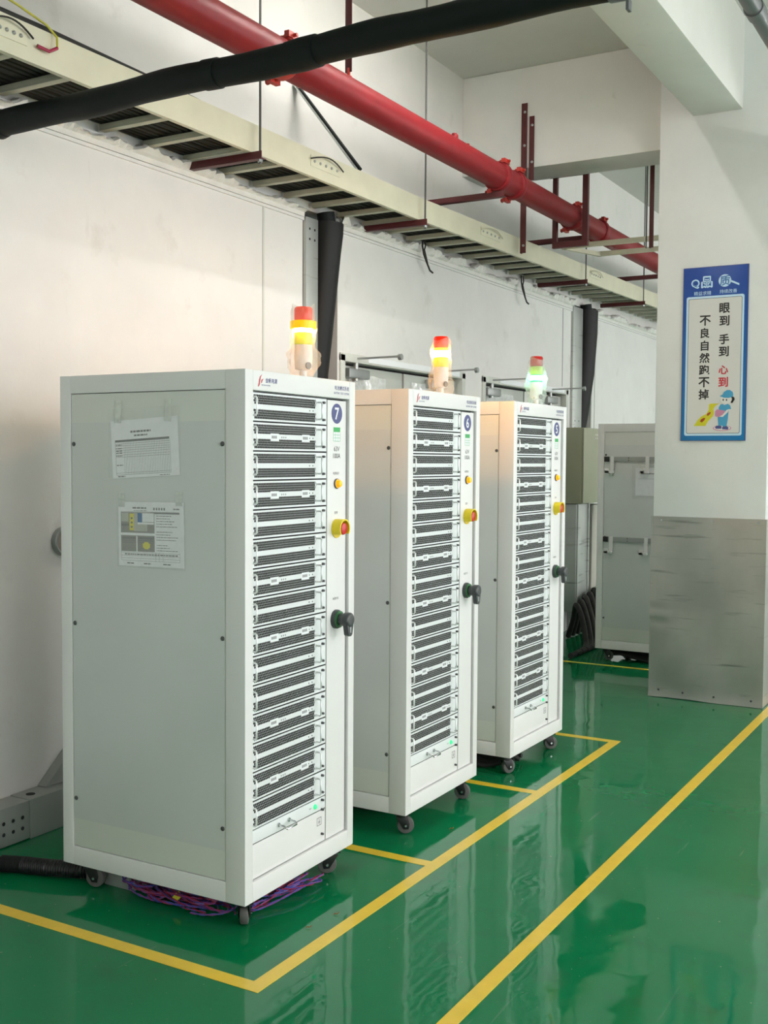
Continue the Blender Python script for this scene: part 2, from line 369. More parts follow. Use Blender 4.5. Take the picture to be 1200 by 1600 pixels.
struct(MB().box(WX, WX+0.010, 5.28, 17, 2.755, 2.770).box(WX, WX+0.010, -5, 4.93, 2.755, 2.770).out('trim_6', M['wall']))
struct(MB().box(WX, WX+0.003, 8.80, 8.806, 2.1, 2.76).box(WX, WX+0.003, 3.05, 3.058, 2.775, 2.81).out('trim_7', M['ink_grey']))

# beams and column
struct(MB().box(-1.78, -1.485, -5, 6.76, 3.555, CEIL).out('beam', M['beam'], bevel=0.012))
struct(MB().box(UX, -1.97, 6.92, 7.26, 3.43, CEIL).out('beam', M['beam'], bevel=0.010))
struct(MB().box(-1.485, 7, 6.78, 7.20, 3.555, CEIL).out('beam', M['beam'], bevel=0.010))
struct(MB().box(-1.978, -1.302, 6.75, 7.42, 0, CEIL).out('column', M['column'], bevel=0.008))
# worn metal sheet round the foot of the column
g = thing('column_guard', 'dented grey sheet-metal cladding screwed round the lower part of the white column', 'metal cladding', (-1.64, 6.745, 0))
rnd = random.Random(3); mb = MB(); NX, NZ = 36, 50
def guard_pt(i, k):
    fx = i/NX; x = -0.346 + 0.692*fx; z = 1.132*k/NZ
    y = -0.004 - 0.006*max(0, 1-z/0.05) + 0.0025*math.sin(fx*9+z*7)
    d = math.hypot((fx-0.01)*2.4, (z-0.52)*6); y += 0.004*math.exp(-d*d*4.5)*math.sin(z*70)
    z2 = z + (0.006*math.sin(fx*5) if k == 0 else 0)
    return (x, y, max(z2, 0.002))
grid = [[mb.bm.verts.new(guard_pt(i, k)) for k in range(NZ+1)] for i in range(NX+1)]
for i in range(NX):
    for k in range(NZ): mb.bm.faces.new((grid[i][k], grid[i+1][k], grid[i+1][k+1], grid[i][k+1]))
mb.box(0.340, 0.346, -0.004, 0.66, 0.002, 1.132); mb.box(-0.346, -0.340, -0.004, 0.66, 0.002, 1.132)
mb.out('sheet', M['clad'], g)
for x, z in ((-0.28, 1.11), (0.03, 1.11), (0.30, 1.11)): MB().lathe((x, -0.007, z), (0, -1, 0), ((0.008, 0), (0.006, 0.004)), 10).out('rivet', M['chrome'], g)
for x, z in ((-0.28, 0.05), (-0.13, 0.045), (0.06, 0.04), (0.28, 0.04)): MB().lathe((x, -0.011, z), (0, -1, 0), ((0.007, 0), (0.005, 0.004)), 10).out('screw', M['screw'], g)

# ------------------------------------------------------------------ doors in the left wall
def door(n, y0, y1):
    d = struct(MB().box(WX-0.10, WX+0.012, y0, y0+0.05, 0, 2.075).box(WX-0.10, WX+0.012, y1-0.05, y1, 0, 2.075).box(WX-0.10, WX+0.012, y0, y1, 2.035, 2.083)
               .out('door_%d' % n, M['frame'], bevel=0.003))
    ym = (y0+y1)/2
    MB().box(WX-0.098, WX-0.085, y0+0.05, y1-0.05, 0.0, 2.035).out('gap_strip', M['gap'], d)
    for a, b in ((y0+0.062, ym-0.012), (ym+0.012, y1-0.062)):
        lf = MB().box(WX-0.08, WX-0.035, a, b, 0.01, 2.018).out('door_leaf', M['door'], d, bevel=0.003)
        fm = MB(); rr = random.Random(int(a*100)); K, J = 14, 8
        vv = [[fm.bm.verts.new((WX-0.030+rr.random()*0.012, a+0.08+(b-a-0.3)*i/K, 1.55+0.42*j/J + (rr.random()-0.5)*0.01)) for j in range(J+1)] for i in range(K+1)]
        for i in range(K):
            for j in range(J): fm.bm.faces.new((vv[i][j], vv[i+1][j], vv[i+1][j+1], vv[i][j+1]))
        fm.out('protective_film', M['doorfilm'], lf)
    for yy in ((y0+0.21, ym+0.42) if n == 1 else (y0+0.20, ym+0.50)):
        c = MB().box(WX-0.034, WX+0.022, yy-0.13, yy+0.10, 1.945, 2.0).out('door_closer', M['steel'], d, bevel=0.008)
        MB().cyl((WX-0.005, yy-0.02, 1.93), (WX-0.005, yy-0.02, 2.055), 0.016).obox((WX+0.14, yy-0.01, 2.062), (0.995, 0.09, 0.02), (-0.09, 0.995, 0), (0, 0, 1), 0.15, 0.011, 0.005)\
            .cyl((WX+0.27, yy+0.005, 2.06), (WX+0.29, yy+0.005, 2.062), 0.018).out('closer_arm', M['steel'], c)
    MB().box(WX+0.010, WX+0.016, y0+0.3, y1-0.1, 2.045, 2.08).out('torn_tape', M['ink_white'], d)
door(1, 5.30, 6.92); door(2, 7.21, 8.93)

# ------------------------------------------------------------------ posts and wrapped pipes in the wall gaps
def post(label, y0, y1, holes, zt):
    p = thing('steel_post', label, 'steel post', (-3.366, (y0+y1)/2, 0))
    h = (y1-y0)/2
    MB().box(0, 0.006, -h, h, 0, zt).box(-0.20, 0, -h, -h+0.004, 0, zt).out('channel', M['galv'], p, bevel=0.0015)
    m = MB()
    for z in holes:
        for y in (-h*0.42, h*0.42): m.cyl((0.0061, y, z), (0.0071, y, z), 0.007, seg=10)
    m.out('bolt_holes', M['gap'], p)
post('galvanised post with bolt holes near its top, behind the beacon of cabinet 7', 4.935, 5.05, (2.66, 2.715), 2.775)
post('galvanised post in the far wall gap, rising above the olive box', 9.005, 9.235, (1.76, 1.82), 2.80)
def wrapped(label, pts, rad):
    t = thing('insulated_riser', label, 'insulated pipe', (pts[0][0], pts[0][1], 0))
    loc = [(x-pts[0][0], y-pts[0][1], z) for x, y, z in pts]
    MB().tube(loc, rad, 24).out('wrapping', M['wrap'], t)
    x, y, z = loc[-1]
    MB().cyl((x+0.035, y-0.03, z-0.02), (x+0.03, y-0.04, z+0.052), 0.050).out('inner_pipe', M['foam'], t)
wrapped('black wrapped riser pipe with a flared top, rising behind cabinet 7 beside a steel post',
        [(-3.485, 5.175, 0), (-3.485, 5.175, 1.5), (-3.475, 5.172, 1.95), (-3.45, 5.168, 2.15), (-3.42, 5.160, 2.4), (-3.395, 5.156, 2.62), (-3.385, 5.156, 2.72), (-3.385, 5.156, 2.775)],
        [0.085, 0.085, 0.088, 0.090, 0.095, 0.098, 0.102, 0.104])
wrapped('black wrapped riser pipe in the far wall gap, above the olive wall box',
        [(-3.49, 9.37, 0), (-3.48, 9.37, 1.72), (-3.46, 9.37, 1.9), (-3.42, 9.37, 2.25), (-3.40, 9.37, 2.6), (-3.40, 9.37, 2.80)],
        [0.095, 0.10, 0.110, 0.118, 0.122, 0.124])

# ------------------------------------------------------------------ yellow floor marking
def strip(x0, x1, y0, y1, label):
    t = tag(MB().box(-(x1-x0)/2, (x1-x0)/2, -(y1-y0)/2, (y1-y0)/2, 0, 0.0012).out('floor_tape', M['yellow_tape'], loc=((x0+x1)/2, (y0+y1)/2, 0.0)), label, 'floor marking')
    return t
strip(-1.279, -1.229, -3.0, 16.0, 'long yellow aisle line on the green floor running past the foot of the column')
strip(-1.828, -1.778, 2.385, 5.56, 'yellow line on the floor along the fronts of the three cabinets')
strip(-3.30, -1.828, 2.385, 2.435, 'yellow cross line on the floor in front of the grey side of cabinet 7')
strip(-2.95, -1.828, 3.462, 3.512, 'yellow cross line whose end shows right of the foot of cabinet 7')
strip(-2.95, -1.828, 4.470, 4.520, 'yellow cross line whose end shows right of the rear castor of cabinet 6')
strip(-2.95, -1.828, 5.510, 5.560, 'yellow cross line on the floor just beyond cabinet 5')
strip(-3.05, -1.30, 7.575, 7.612, 'thin yellow line on the floor before the far cabinet behind the column')

# ------------------------------------------------------------------ battery test cabinets
CW, CD, ZB, ZT = 0.648, 0.765, 0.093, 1.743
P_IT = 0.0910; Z_TOP = 1.679
Y0, Y1 = 0.041, 0.4795                # module bay across the front
FX = -0.012                           # front plane of the modules (bezel stands 12 mm proud)
def hexring(m, cy, cz, R, r, x, hole=True):
    o = [(cy+R*math.sin(PI/3*i), min(max(cz+R*math.cos(PI/3*i), -0.0893), -0.0036)) for i in range(6)]
    if not hole:
        m.face([(x, a, b) for a, b in o][::-1], 0); return
    h = [(cy+r*math.sin(PI/3*i), cz+r*math.cos(PI/3*i)) for i in range(6)]
    vo = [m.bm.verts.new((x, *q)) for q in o]; vh = [m.bm.verts.new((x, *q)) for q in h]; vb = [m.bm.verts.new((x-0.003, *q)) for q in h]
    for i in range(6):
        j = (i+1) % 6
        m.bm.faces.new((vo[j], vo[i], vh[i], vh[j])).material_index = 0
        m.bm.faces.new((vh[j], vh[i], vb[i], vb[j])).material_index = 1
SH = {}
def shared():
    # one rack module: all parts share these meshes; local z runs down from the module's top line
    A = 0.0086; R = A/math.sqrt(3); RH = R*0.92; dz = A*math.sqrt(3)/2
    ga, gb = 0.0575, 0.411
    bands = ((-0.0078, 4), (-0.0528, 4))
    m = MB(); openings = []
    ncol = int((gb-ga)/A)
    for zt, rows in bands:
        zc0 = zt - R
        for k in range(-1, rows+1):
            zc = zc0 - k*dz; off = A/2 if k % 2 else 0
            for i in range(-1, ncol+1):
                yc = ga + A/2 + off + i*A
                inside = 0 <= k < rows and 0 <= i < ncol - (1 if off else 0)
                hexring(m, yc, zc, R, RH, 0.0006, inside)
        openings.append((zt-0.0004, zc0-(rows-1)*dz-R+0.0004))
    SH['grille'] = m.mesh('grille', [M['module'], M['holes']], smooth=False)
    a0, a1 = ga+0.0006, ga+ncol*A-0.0006
    p = MB(); t = 0.003
    zt, zb_ = -0.0034, -P_IT+0.0014
    (b1t, b1b), (b2t, b2b) = openings
    p.box(-t, 0, Y0, a0, zb_, zt); p.box(-t, 0, a1, Y1-0.002, zb_, zt)
    for q0, q1 in ((b1t, zt), (b2t, b1b), (zb_, b2b)): p.box(-t, 0, a0, a1, q0, q1)
    p.box(-0.012, -0.008, Y0, Y1-0.002, zb_, zt, 1)
    SH['panel'] = p.mesh('power_module', [M['module'], M['dark']], smooth=False)
    def handle(y):
        h = MB(); z1, z2, pr = -0.0175, -0.0735, 0.021
        h.tube([(0.001, y, z1), (pr-0.004, y, z1), (pr, y, z1-0.004), (pr, y, z2+0.004), (pr-0.004, y, z2), (0.001, y, z2)], 0.0030, 8)
        for z in (z1, z2): h.cyl((0, y, z), (0.003, y, z), 0.0055, seg=12)
        return h
    SH['hl'] = handle(0.0475).mesh('handle', M['satin']); SH['hr'] = handle(0.4175).mesh('handle', M['satin'])
    s = MB()
    for z in (-0.0165, -0.0745): s.cyl((0, 0.455, z), (0.009, 0.455, z), 0.0046, 0.004, 12)
    SH['knob'] = s.mesh('captive_screws', M['screw'])
    d = MB()
    for y in (0.372, 0.392): d.cyl((0.0007, y, -0.047), (0.0016, y, -0.047), 0.0022, seg=8)
    SH['leds'] = d.mesh('indicator_dots', M['ink'])
    for kk, yy in (('st1', 0.148), ('st2', 0.326)):
        l = MB().box(0.0008, 0.0012, yy, yy+0.046, -0.060, -0.036)
        for q in range(4): l.box(0.0012, 0.0014, yy+0.006+q*0.0075, yy+0.011+q*0.0075, -0.052, -0.043, 1)
        if kk == 'st1':
            for q in range(3): l.box(0.0012, 0.0014, yy+0.060+q*0.011, yy+0.064+q*0.011, -0.050, -0.045, 1)
        SH[kk] = l.mesh('sticker', [M['ink_white'], M['ink_grey']], smooth=False)
    # whole-cabinet meshes
    b = MB()
    b.box(-CD+0.004, -0.03, 0.020, CW-0.003, ZB+0.01, ZT-0.004)                         # core
    b.box(-0.075, 0, 0, Y0, ZB, ZT); b.box(-0.03, 0, 0.610, CW, ZB, ZT)                  # stiles
    b.box(-0.03, 0, Y0, 0.610, Z_TOP+0.002, ZT); b.box(-0.03, 0, Y0, 0.610, ZB, 0.155)   # head and foot rail
    b.box(-CD, -0.718, 0, 0.03, ZB, ZT)
    b.box(-0.718, -0.075, 0, 0.022, 1.684, ZT); b.box(-0.718, -0.075, 0, 0.022, ZB, 0.157)
    b.box(-CD, -0.02, 0.02, CW, ZT-0.01, ZT); b.box(-CD, -0.02, 0.02, CW, ZB, ZB+0.02); b.box(-CD, -0.03, CW-0.01, CW, ZB, ZT); b.box(-CD, -CD+0.01, 0.02, CW, ZB, ZT)
    SH['body'] = b.mesh('body', M['cab'], bevel=0.0025)
    SH['side'] = MB().box(-0.7155, -0.0775, 0.0025, 0.014, 0.1595, 1.6815).mesh('side_panel', M['cabside'], bevel=0.001)
    SH['sheet'] = MB().box(-0.7135, -0.0795, 0.0012, 0.0026, 0.253, 1.588).mesh('acrylic_sheet', M['film'], bevel=0.0004)
    s = MB()
    s.lathe((0, 0.0012, 0), (0, -1, 0), ((0.0075, 0), (0.0075, 0.0015), (0.005, 0.004)), 14)
    SH['scr'] = s.mesh('screw', M['screw'])
    lw = MB().box(FX-0.003, FX, Y0, Y1-0.002, 0.2705, 0.3120)
    SH['unit'] = lw.mesh('power_unit', M['module'], bevel=0.0005)
    SH['uhandle'] = MB().tube([(FX, 0.195, 0.292), (0.012, 0.195, 0.290), (0.018, 0.195, 0.286), (0.022, 0.199, 0.283), (0.022, 0.251, 0.283), (0.018, 0.255, 0.286), (0.012, 0.255, 0.290), (FX, 0.255, 0.292)], 0.0032, 8)\
        .cyl((FX, 0.195, 0.292), (FX+0.004, 0.195, 0.292), 0.007).cyl((FX, 0.255, 0.292), (FX+0.004, 0.255, 0.292), 0.007).mesh('handle', M['chrome'])
    SH['led'] = MB().lathe((FX, 0.412, 0.291), (1, 0, 0), ((0.0085, 0), (0.0085, 0.004), (0.006, 0.008), (0.002, 0.0095)), 16).mesh('green_lamp', M['led'])
    SH['blank'] = MB().box(FX-0.003, FX, Y0, Y1-0.002, 0.158, 0.2675).mesh('blanking_panel', M['cab'], bevel=0.0006)
    k = MB()
    for z in (0.303, 0.270, 0.185): k.cyl((FX, 0.455, z), (FX+0.009, 0.455, z), 0.0046, 0.004, 12)
    SH['blankscr'] = k.mesh('captive_screws', M['screw'])
    k = MB(); y, z, q = 0.440, 0.232, 0.014; x = FX+0.0004
    for a in ((y-q, y+q, z+q-0.002, z+q), (y-q, y+q, z-q, z-q+0.002), (y-q, y-q+0.002, z-q, z+q), (y+q-0.002, y+q, z-q, z+q)): k.box(x, x+0.0003, *a)
    k.box(x, x+0.0003, y-0.001, y+0.001, z-0.009, z+0.009); k.box(x, x+0.0003, y-0.006, y+0.006, z-0.002, z); k.box(x, x+0.0003, y-0.004, y+0.004, z-0.006, z-0.0045)
    SH['mark'] = k.mesh('earth_mark', M['ink_grey'], smooth=False)
    SH['sw'] = MB().box(FX-0.003, FX+0.002, 0.481, 0.602, 0.158, 1.674).mesh('switch_panel', M['cab'], bevel=0.0008)
    SH['bay'] = MB().box(-0.031, -0.0285, Y0, 0.61, 0.155, Z_TOP+0.001).mesh('bay_lining', M['gap'])
    SX = FX+0.002
    SH['but'] = MB().lathe((SX, 0.541, 1.388), (1, 0, 0), ((0.0155, 0), (0.0155, 0.006), (0.0125, 0.0065), (0.0125, 0.014), (0.010, 0.018), (0.003, 0.0195)), 20).mesh('indicator_button', M['amber'])
    SH['butring'] = MB().lathe((SX, 0.541, 1.388), (1, 0, 0), ((0.0180, 0), (0.0180, 0.004), (0.0158, 0.0055)), 20).mesh('bezel_ring', M['screw'])
    g = MB(); n = 22; A0, A1 = math.radians(-35), math.radians(215); pr = []    # open yellow guard, gap facing down
    def gp(a, r, x): return (x, 0.541+r*math.cos(a), 1.233+r*math.sin(a))
    for i in range(n+1):
        a = A0 + (A1-A0)*i/n
        pr.append([g.bm.verts.new(gp(a, r, x)) for r, x in ((0.0335, SX), (0.0335, SX+0.036), (0.0285, SX+0.036), (0.0285, SX))])
    for u, v in zip(pr, pr[1:]):
        for q in range(4): g.bm.faces.new((u[q], v[q], v[(q+1) % 4], u[(q+1) % 4]))
    g.bm.faces.new(pr[0]); g.bm.faces.new(pr[-1][::-1])
    g.cyl((SX, 0.541, 1.233), (SX+0.004, 0.541, 1.233), 0.033, seg=28)
    SH['guard'] = g.mesh('emergency_stop', M['yellow'])
    SH['mush'] = MB().lathe((SX+0.004, 0.541, 1.233), (1, 0, 0), ((0.012, 0), (0.012, 0.014), (0.0205, 0.016), (0.0215, 0.024), (0.019, 0.029), (0.006, 0.032)), 24).mesh('red_button', M['red_btn'])
    SH['dial'] = MB().lathe((SX, 0.538, 0.918), (1, 0, 0), ((0.033, 0), (0.033, 0.010), (0.030, 0.014)), 28).mesh('rotary_switch', M['grey_knob'])
    SH['dring'] = MB().lathe((SX+0.0138, 0.538, 0.918), (1, 0, 0), ((0.0290, 0), (0.0290, 0.005)), 28).mesh('green_ring', M['green_tint'])
    lv = MB().lathe((SX+0.018, 0.538, 0.918), (1, 0, 0), ((0.021, 0), (0.021, 0.020), (0.0265, 0.022), (0.0265, 0.042), (0.020, 0.047)), 24)
    lv.prism([(SX+0.042, 0.538-0.0235, 0.916), (SX+0.042, 0.538-0.013, 0.868), (SX+0.042, 0.538-0.006, 0.862), (SX+0.042, 0.538+0.006, 0.862), (SX+0.042, 0.538+0.013, 0.868), (SX+0.042, 0.538+0.0235, 0.916)], (0.020, 0, 0))
    SH['lever'] = lv.mesh('lever', M['grey_knob'], bevel=0.003)
    SH['lmark'] = MB().box(SX+0.0622, SX+0.0626, 0.5365, 0.5395, 0.875, 0.915).mesh('pointer_line', M['ink_white'])
    # castor: one mesh for plate and fork, one for wheel
    c = MB(); c.box(-0.032, 0.032, -0.032, 0.032, 0.080, ZB+0.001); c.cyl((0, 0, 0.066), (0, 0, 0.082), 0.024)
    for x in (-0.019, 0.016): c.prism([(x, -0.026, 0.070), (x, 0.022, 0.070), (x, 0.030, 0.040), (x, 0.026, 0.020), (x, 0.006, 0.020)], (0.003, 0, 0))
    c.cyl((-0.022, 0.014, 0.034), (0.022, 0.014, 0.034), 0.006)
    SH['fork'] = c.mesh('castor', M['black'], bevel=0.001)
    SH['wheel'] = MB().lathe((-0.014, 0.014, 0.034), (1, 0, 0), ((0.026, 0), (0.032, 0.002), (0.034, 0.006), (0.034, 0.022), (0.032, 0.026), (0.026, 0.028)), 24).mesh('wheel', M['rubber'])
    SH['hub'] = MB().cyl((-0.0235, 0.014, 0.034), (0.0235, 0.014, 0.034), 0.0045, seg=10).mesh('axle', M['chrome'])
shared()
YD, ZD = Vector((0, 1, 0)), Vector((0, 0, 1))

def cabinet(num, label, x, y, a, group, stickers=(2, 4, 7, 9, 12, 14), castors=(1.2, 0.4, 1.9, 2.4)):
    t = thing('battery_test_cabinet', label, 'test cabinet', (x, y, 0), a, group)
    place('body', SH['body'], t)
    place('bay_lining', SH['bay'], t)
    sd = place('side_panel', SH['side'], t); place('acrylic_sheet', SH['sheet'], sd)
    for xx in (-0.072, -0.7): pass
    for px, pz in ((-0.0865, 1.517), (-0.704, 1.517), (-0.0865, 0.918), (-0.704, 0.918), (-0.0865, 0.323), (-0.704, 0.323)): place('screw', SH['scr'], sd, (px, 0, pz))
    # logo and lettering on the head rail
    x1 = 0.0005
    lg = MB()
    sail = [(0.064, 1.693), (0.069, 1.694), (0.0735, 1.700), (0.0755, 1.709), (0.0785, 1.722), (0.086, 1.7315), (0.0745, 1.724), (0.070, 1.714), (0.0685, 1.704)]
    lg.prism([(x1, q, z) for q, z in sail], (0.0003, 0, 0))
    lg.prism([(x1, q, z) for q, z in ((0.080, 1.704), (0.085, 1.706), (0.088, 1.714), (0.095, 1.719), (0.0825, 1.715))], (0.0003, 0, 0))
    lg.out('logo', M['ink_red'], t, smooth=False)
    tx = MB().text('金帆电源', (x1, 0.104, 1.7145), YD, ZD, 0.0150, bold=0.012, align=0)
    tx.text('JIN FAN POWER', (x1, 0.084, 1.6985), YD, ZD, 0.0058, align=0)
    tx.text('电池测试系统', (x1, 0.604, 1.7165), YD, ZD, 0.0150, bold=0.004, align=1, sx=0.98)
    tx.text('BATTERY TEST SYSTEM', (x1, 0.604, 1.6985), YD, ZD, 0.0068, align=1)
    tx.out('lettering', M['ink_blue'], t, smooth=False)
    # fifteen rack modules
    for k in range(15):
        p = place('power_module', SH['panel'], t, (FX, 0, Z_TOP - k*P_IT))
        place('grille', SH['grille'], p); place('handle', SH['hl'], p); place('handle', SH['hr'], p)
        place('captive_screws', SH['knob'], p); place('indicator_dots', SH['leds'], p)
        if k+1 in stickers: place('sticker', SH['st1'], p); place('sticker', SH['st2'], p)
    u = place('power_unit', SH['unit'], t); place('handle', SH['uhandle'], u); place('green_lamp', SH['led'], u)
    MB().text('电源', (FX+0.0004, 0.385, 0.291), YD, ZD, 0.006).out('lettering', M['ink_grey'], u, smooth=False)
    b = place('blanking_panel', SH['blank'], t); place('captive_screws', SH['blankscr'], b); place('earth_mark', SH['mark'], b)
    s = place('switch_panel', SH['sw'], t); SX = FX+0.002
    if num:
        nb = MB().cyl((SX, 0.541, 1.629), (SX+0.0006, 0.541, 1.629), 0.0345, seg=40).out('number_badge', M['badge'], s)
        MB().text(num, (SX+0.0009, 0.541, 1.629), YD, ZD, 0.040, bold=0.018).out('number', M['ink_white'], s, smooth=False)
        q = MB().box(SX, SX+0.0005, 0.519, 0.563, 1.534, 1.582)
        q.box(SX+0.0005, SX+0.0007, 0.519, 0.563, 1.566, 1.582, 1)
        for z in (1.534, 1.545, 1.555): q.box(SX+0.0005, SX+0.0007, 0.519, 0.563, z, z+0.0012, 1)
        for yy in (0.519, 0.5335, 0.548, 0.5618): q.box(SX+0.0005, SX+0.0007, yy, yy+0.0012, 1.534, 1.566, 1)
        q.out('check_sticker', [M['ink_white'], M['green_print']], s, smooth=False)
        MB().text('63V', (SX+0.0004, 0.541, 1.508), YD, ZD, 0.0165, bold=0.004).text('100A', (SX+0.0004, 0.541, 1.484), YD, ZD, 0.0165, bold=0.004)\
            .text('电源指示', (SX+0.0004, 0.538, 1.424), YD, ZD, 0.0095).text('急停', (SX+0.0004, 0.538, 1.288), YD, ZD, 0.0100).text('电源开关', (SX+0.0004, 0.538, 0.990), YD, ZD, 0.0090)\
            .out('lettering', M['ink'], s, smooth=False)
    ib = place('indicator_button', SH['but'], t); place('bezel_ring', SH['butring'], ib)
    g = place('emergency_stop', SH['guard'], t); place('red_button', SH['mush'], g)
    rs = place('rotary_switch', SH['dial'], t); place('green_ring', SH['dring'], rs); place('lever', SH['lever'], rs); place('pointer_line', SH['lmark'], rs)
    for (px, py), rz in zip(((-0.052, 0.066), (-0.695, 0.066), (-0.052, CW-0.066), (-0.695, CW-0.066)), castors):
        f = place('castor', SH['fork'], t, (px, py, 0), rz); place('wheel', SH['wheel'], f); place('axle', SH['hub'], f)
    return t
G = 'white battery test cabinets standing in a row'
cabs = {}
cabs[7] = cabinet('7', 'nearest white test cabinet, badge 7, with two paper sheets taped to its grey side', -2.026, 2.653, 0.0171, G, castors=(0.55, -1.3, 2.2, 2.6))
cabs[6] = cabinet('6', 'white test cabinet with badge 6, middle of the row of three', -2.021, 3.661, 0.0055, G, (2, 4, 7, 9, 12, 14), (-1.0, 0.4, -1.25, 2.4))
cabs[5] = cabinet('5', 'white test cabinet with badge 5 under the green beacon, last of the row of three', -2.007, 4.633, -0.0108, G, (2, 4, 7, 9, 12, 14), (-0.5, 0.8, -0.9, 2.2))
far = cabinet(None, 'grey-sided cabinet with cable hooks on its side, half hidden behind the column', -1.92, 7.74, 0, None, (), (0.5, -1.2, 1.9, 2.4))
# hook rails on the far cabinet's side
for z in (1.486, 0.902):
    h = MB().box(-0.70, -0.115, -0.013, 0.0012, z-0.018, z+0.018).out('hook_rail', M['trough'], far, bevel=0.001)
    MB().box(-0.712, -0.675, -0.020, 0.0012, z-0.019, z+0.019).out('end_block', M['black'], h, bevel=0.003)
    for xx in (-0.665, -0.53, -0.405):
        k = MB()
        if xx != -0.53: k.box(xx, xx+0.026, -0.018, -0.013, z-0.085, z+0.022).box(xx-0.030, xx+0.026, -0.045, -0.013, z-0.100, z-0.084).box(xx-0.030, xx-0.002, -0.045, -0.040, z-0.100, z-0.066)
        else: k.cyl((xx, -0.013, z+0.010), (xx, -0.0155, z+0.010), 0.004).cyl((xx, -0.013, z-0.008), (xx, -0.0155, z-0.008), 0.004)
        k.out('hook' if xx != -0.53 else 'bolts', M['cab'] if xx != -0.53 else M['screw'], h)

# ------------------------------------------------------------------ warning lights on the cabinets
def beacon(cab, u, lit, label):
    o = cabs[cab]; a = o.rotation_euler.z
    p = Vector(o.location) + Vector((-0.10*math.cos(a)-u*math.sin(a), -0.10*math.sin(a)+u*math.cos(a), 0))
    t = thing('warning_light', label, 'warning light', (p.x, p.y, ZT), 0, 'bagged warning lights on the cabinet tops')
    MB().lathe((0, 0, 0), (0, 0, 1), ((0.030, 0), (0.030, 0.006), (0.012, 0.012), (0.012, 0.030), (0.028, 0.036), (0.031, 0.070), (0.031, 0.118)), 24).out('base', M['ink_white'], t)
    MB().lathe((0.028, -0.012, 0.046), (1, -0.25, 0), ((0.012, 0), (0.012, 0.004), (0.004, 0.0045)), 14).out('sounder', M['screw'], t)
    amb = lit == 'amber'
    def ring(n, z0, z1, m, r=0.031):
        MB().lathe((0, 0, 0), (0, 0, 1), ((r-0.002, z0), (r, z0+0.002), (r, z1-0.002), (r-0.002, z1)), 24).out(n, m, t)
    ring('green_lens', 0.118, 0.156, M['l_yg'] if amb else M['l_green'])
    if amb: ring('amber_lens', 0.156, 0.198, M['l_amber']); MB().lathe((0, 0, 0.160), (0, 0, 1), ((0.0312, 0), (0.0318, 0.004), (0.0318, 0.022), (0.0312, 0.026)), 24).out('lit_band', M['l_core'], t)
    else: ring('amber_lens', 0.156, 0.196, M['l_yel_off']); MB().lathe((0, 0, 0.128), (0, 0, 1), ((0.0312, 0), (0.0318, 0.004), (0.0318, 0.018), (0.0312, 0.022)), 24).out('lit_band', M['l_gcore'], t)
    MB().lathe((0, 0, 0), (0, 0, 1), ((0.029, 0.198), (0.031, 0.201), (0.031, 0.240), (0.027, 0.246), (0.010, 0.248)), 24).out('red_lens', M['l_red'] if amb else M['l_red_off'], t)
    if cab == 7: ring('yellow_collar', 0.172, 0.199, M['collar'], 0.045)
    # crumpled clear bag pulled over the light
    rr = random.Random(cab); m = MB(); S, K = 40, 26; prev = None
    prof = {7: ((0, .026), (.02, .040), (.05, .052), (.085, .056), (.11, .040), (.15, .040), (.20, .040), (.25, .038)),
            6: ((0, .044), (.03, .052), (.07, .050), (.11, .040), (.15, .039), (.19, .042), (.22, .036), (.235, .034)),
            5: ((0, .030), (.03, .040), (.06, .046), (.10, .052), (.14, .050), (.18, .040), (.22, .035), (.235, .033))}[cab]
    def rad(z):
        for (a0, b0), (a1, b1) in zip(prof, prof[1:]):
            if z <= a1: return b0+(b1-b0)*(z-a0)/(a1-a0)
        return prof[-1][1]
    ph = [rr.random()*6 for _ in range(6)]
    for k in range(K+1):
        z = 0.004 + (prof[-1][0]-0.004)*k/K; cur = []
        for i in range(S):
            th = 2*PI*i/S
            w_ = 0.09*math.sin(3*th+ph[0]+z*60) + 0.06*math.sin(7*th+ph[1]-z*90) + 0.05*math.sin(11*th+ph[2]+z*130) + (rr.random()-0.5)*0.06
            r = max(rad(z)*(1+w_), 0.034 if z > 0.04 else 0.02)
            cur.append(m.bm.verts.new((r*math.cos(th), r*math.sin(th), z + (0.008*math.sin(2*th+ph[3]) if k == K else 0))))
        if prev:
            for i in range(S): j = (i+1) % S; m.bm.faces.new((prev[i], prev[j], cur[j], cur[i]))
        prev = cur
    m.out('plastic_bag', M['bag_amber'] if amb else M['bag_green'], t)
    return t
beacon(7, 0.467, 'amber', 'lit amber warning light with a yellow collar, bagged in plastic on cabinet 7')
beacon(6, 0.466, 'amber', 'lit amber warning light in a clear bag on top of cabinet 6')
beacon(5, 0.488, 'green', 'lit green warning light with a red cap, bagged in plastic on cabinet 5')

# ------------------------------------------------------------------ sheets taped to the side of cabinet 7 (local: x right, z up)
def on_side(d, z, off=0.0):
    o = cabs[7]; a = o.rotation_euler.z
    return (o.location.x - d*math.cos(a) + (off)*math.sin(a), o.location.y - d*math.sin(a) - off*math.cos(a), z), a
def dashes(m, x0, x1, z, h, rr, mi, y=-0.0012, lo=0.004, hi=0.016):
    x = x0
    while x < x1:
        l = lo+(hi-lo)*rr.random(); m.box(x, min(x+l, x1), y, y+0.0003, z, z+h, mi); x += l+0.0025
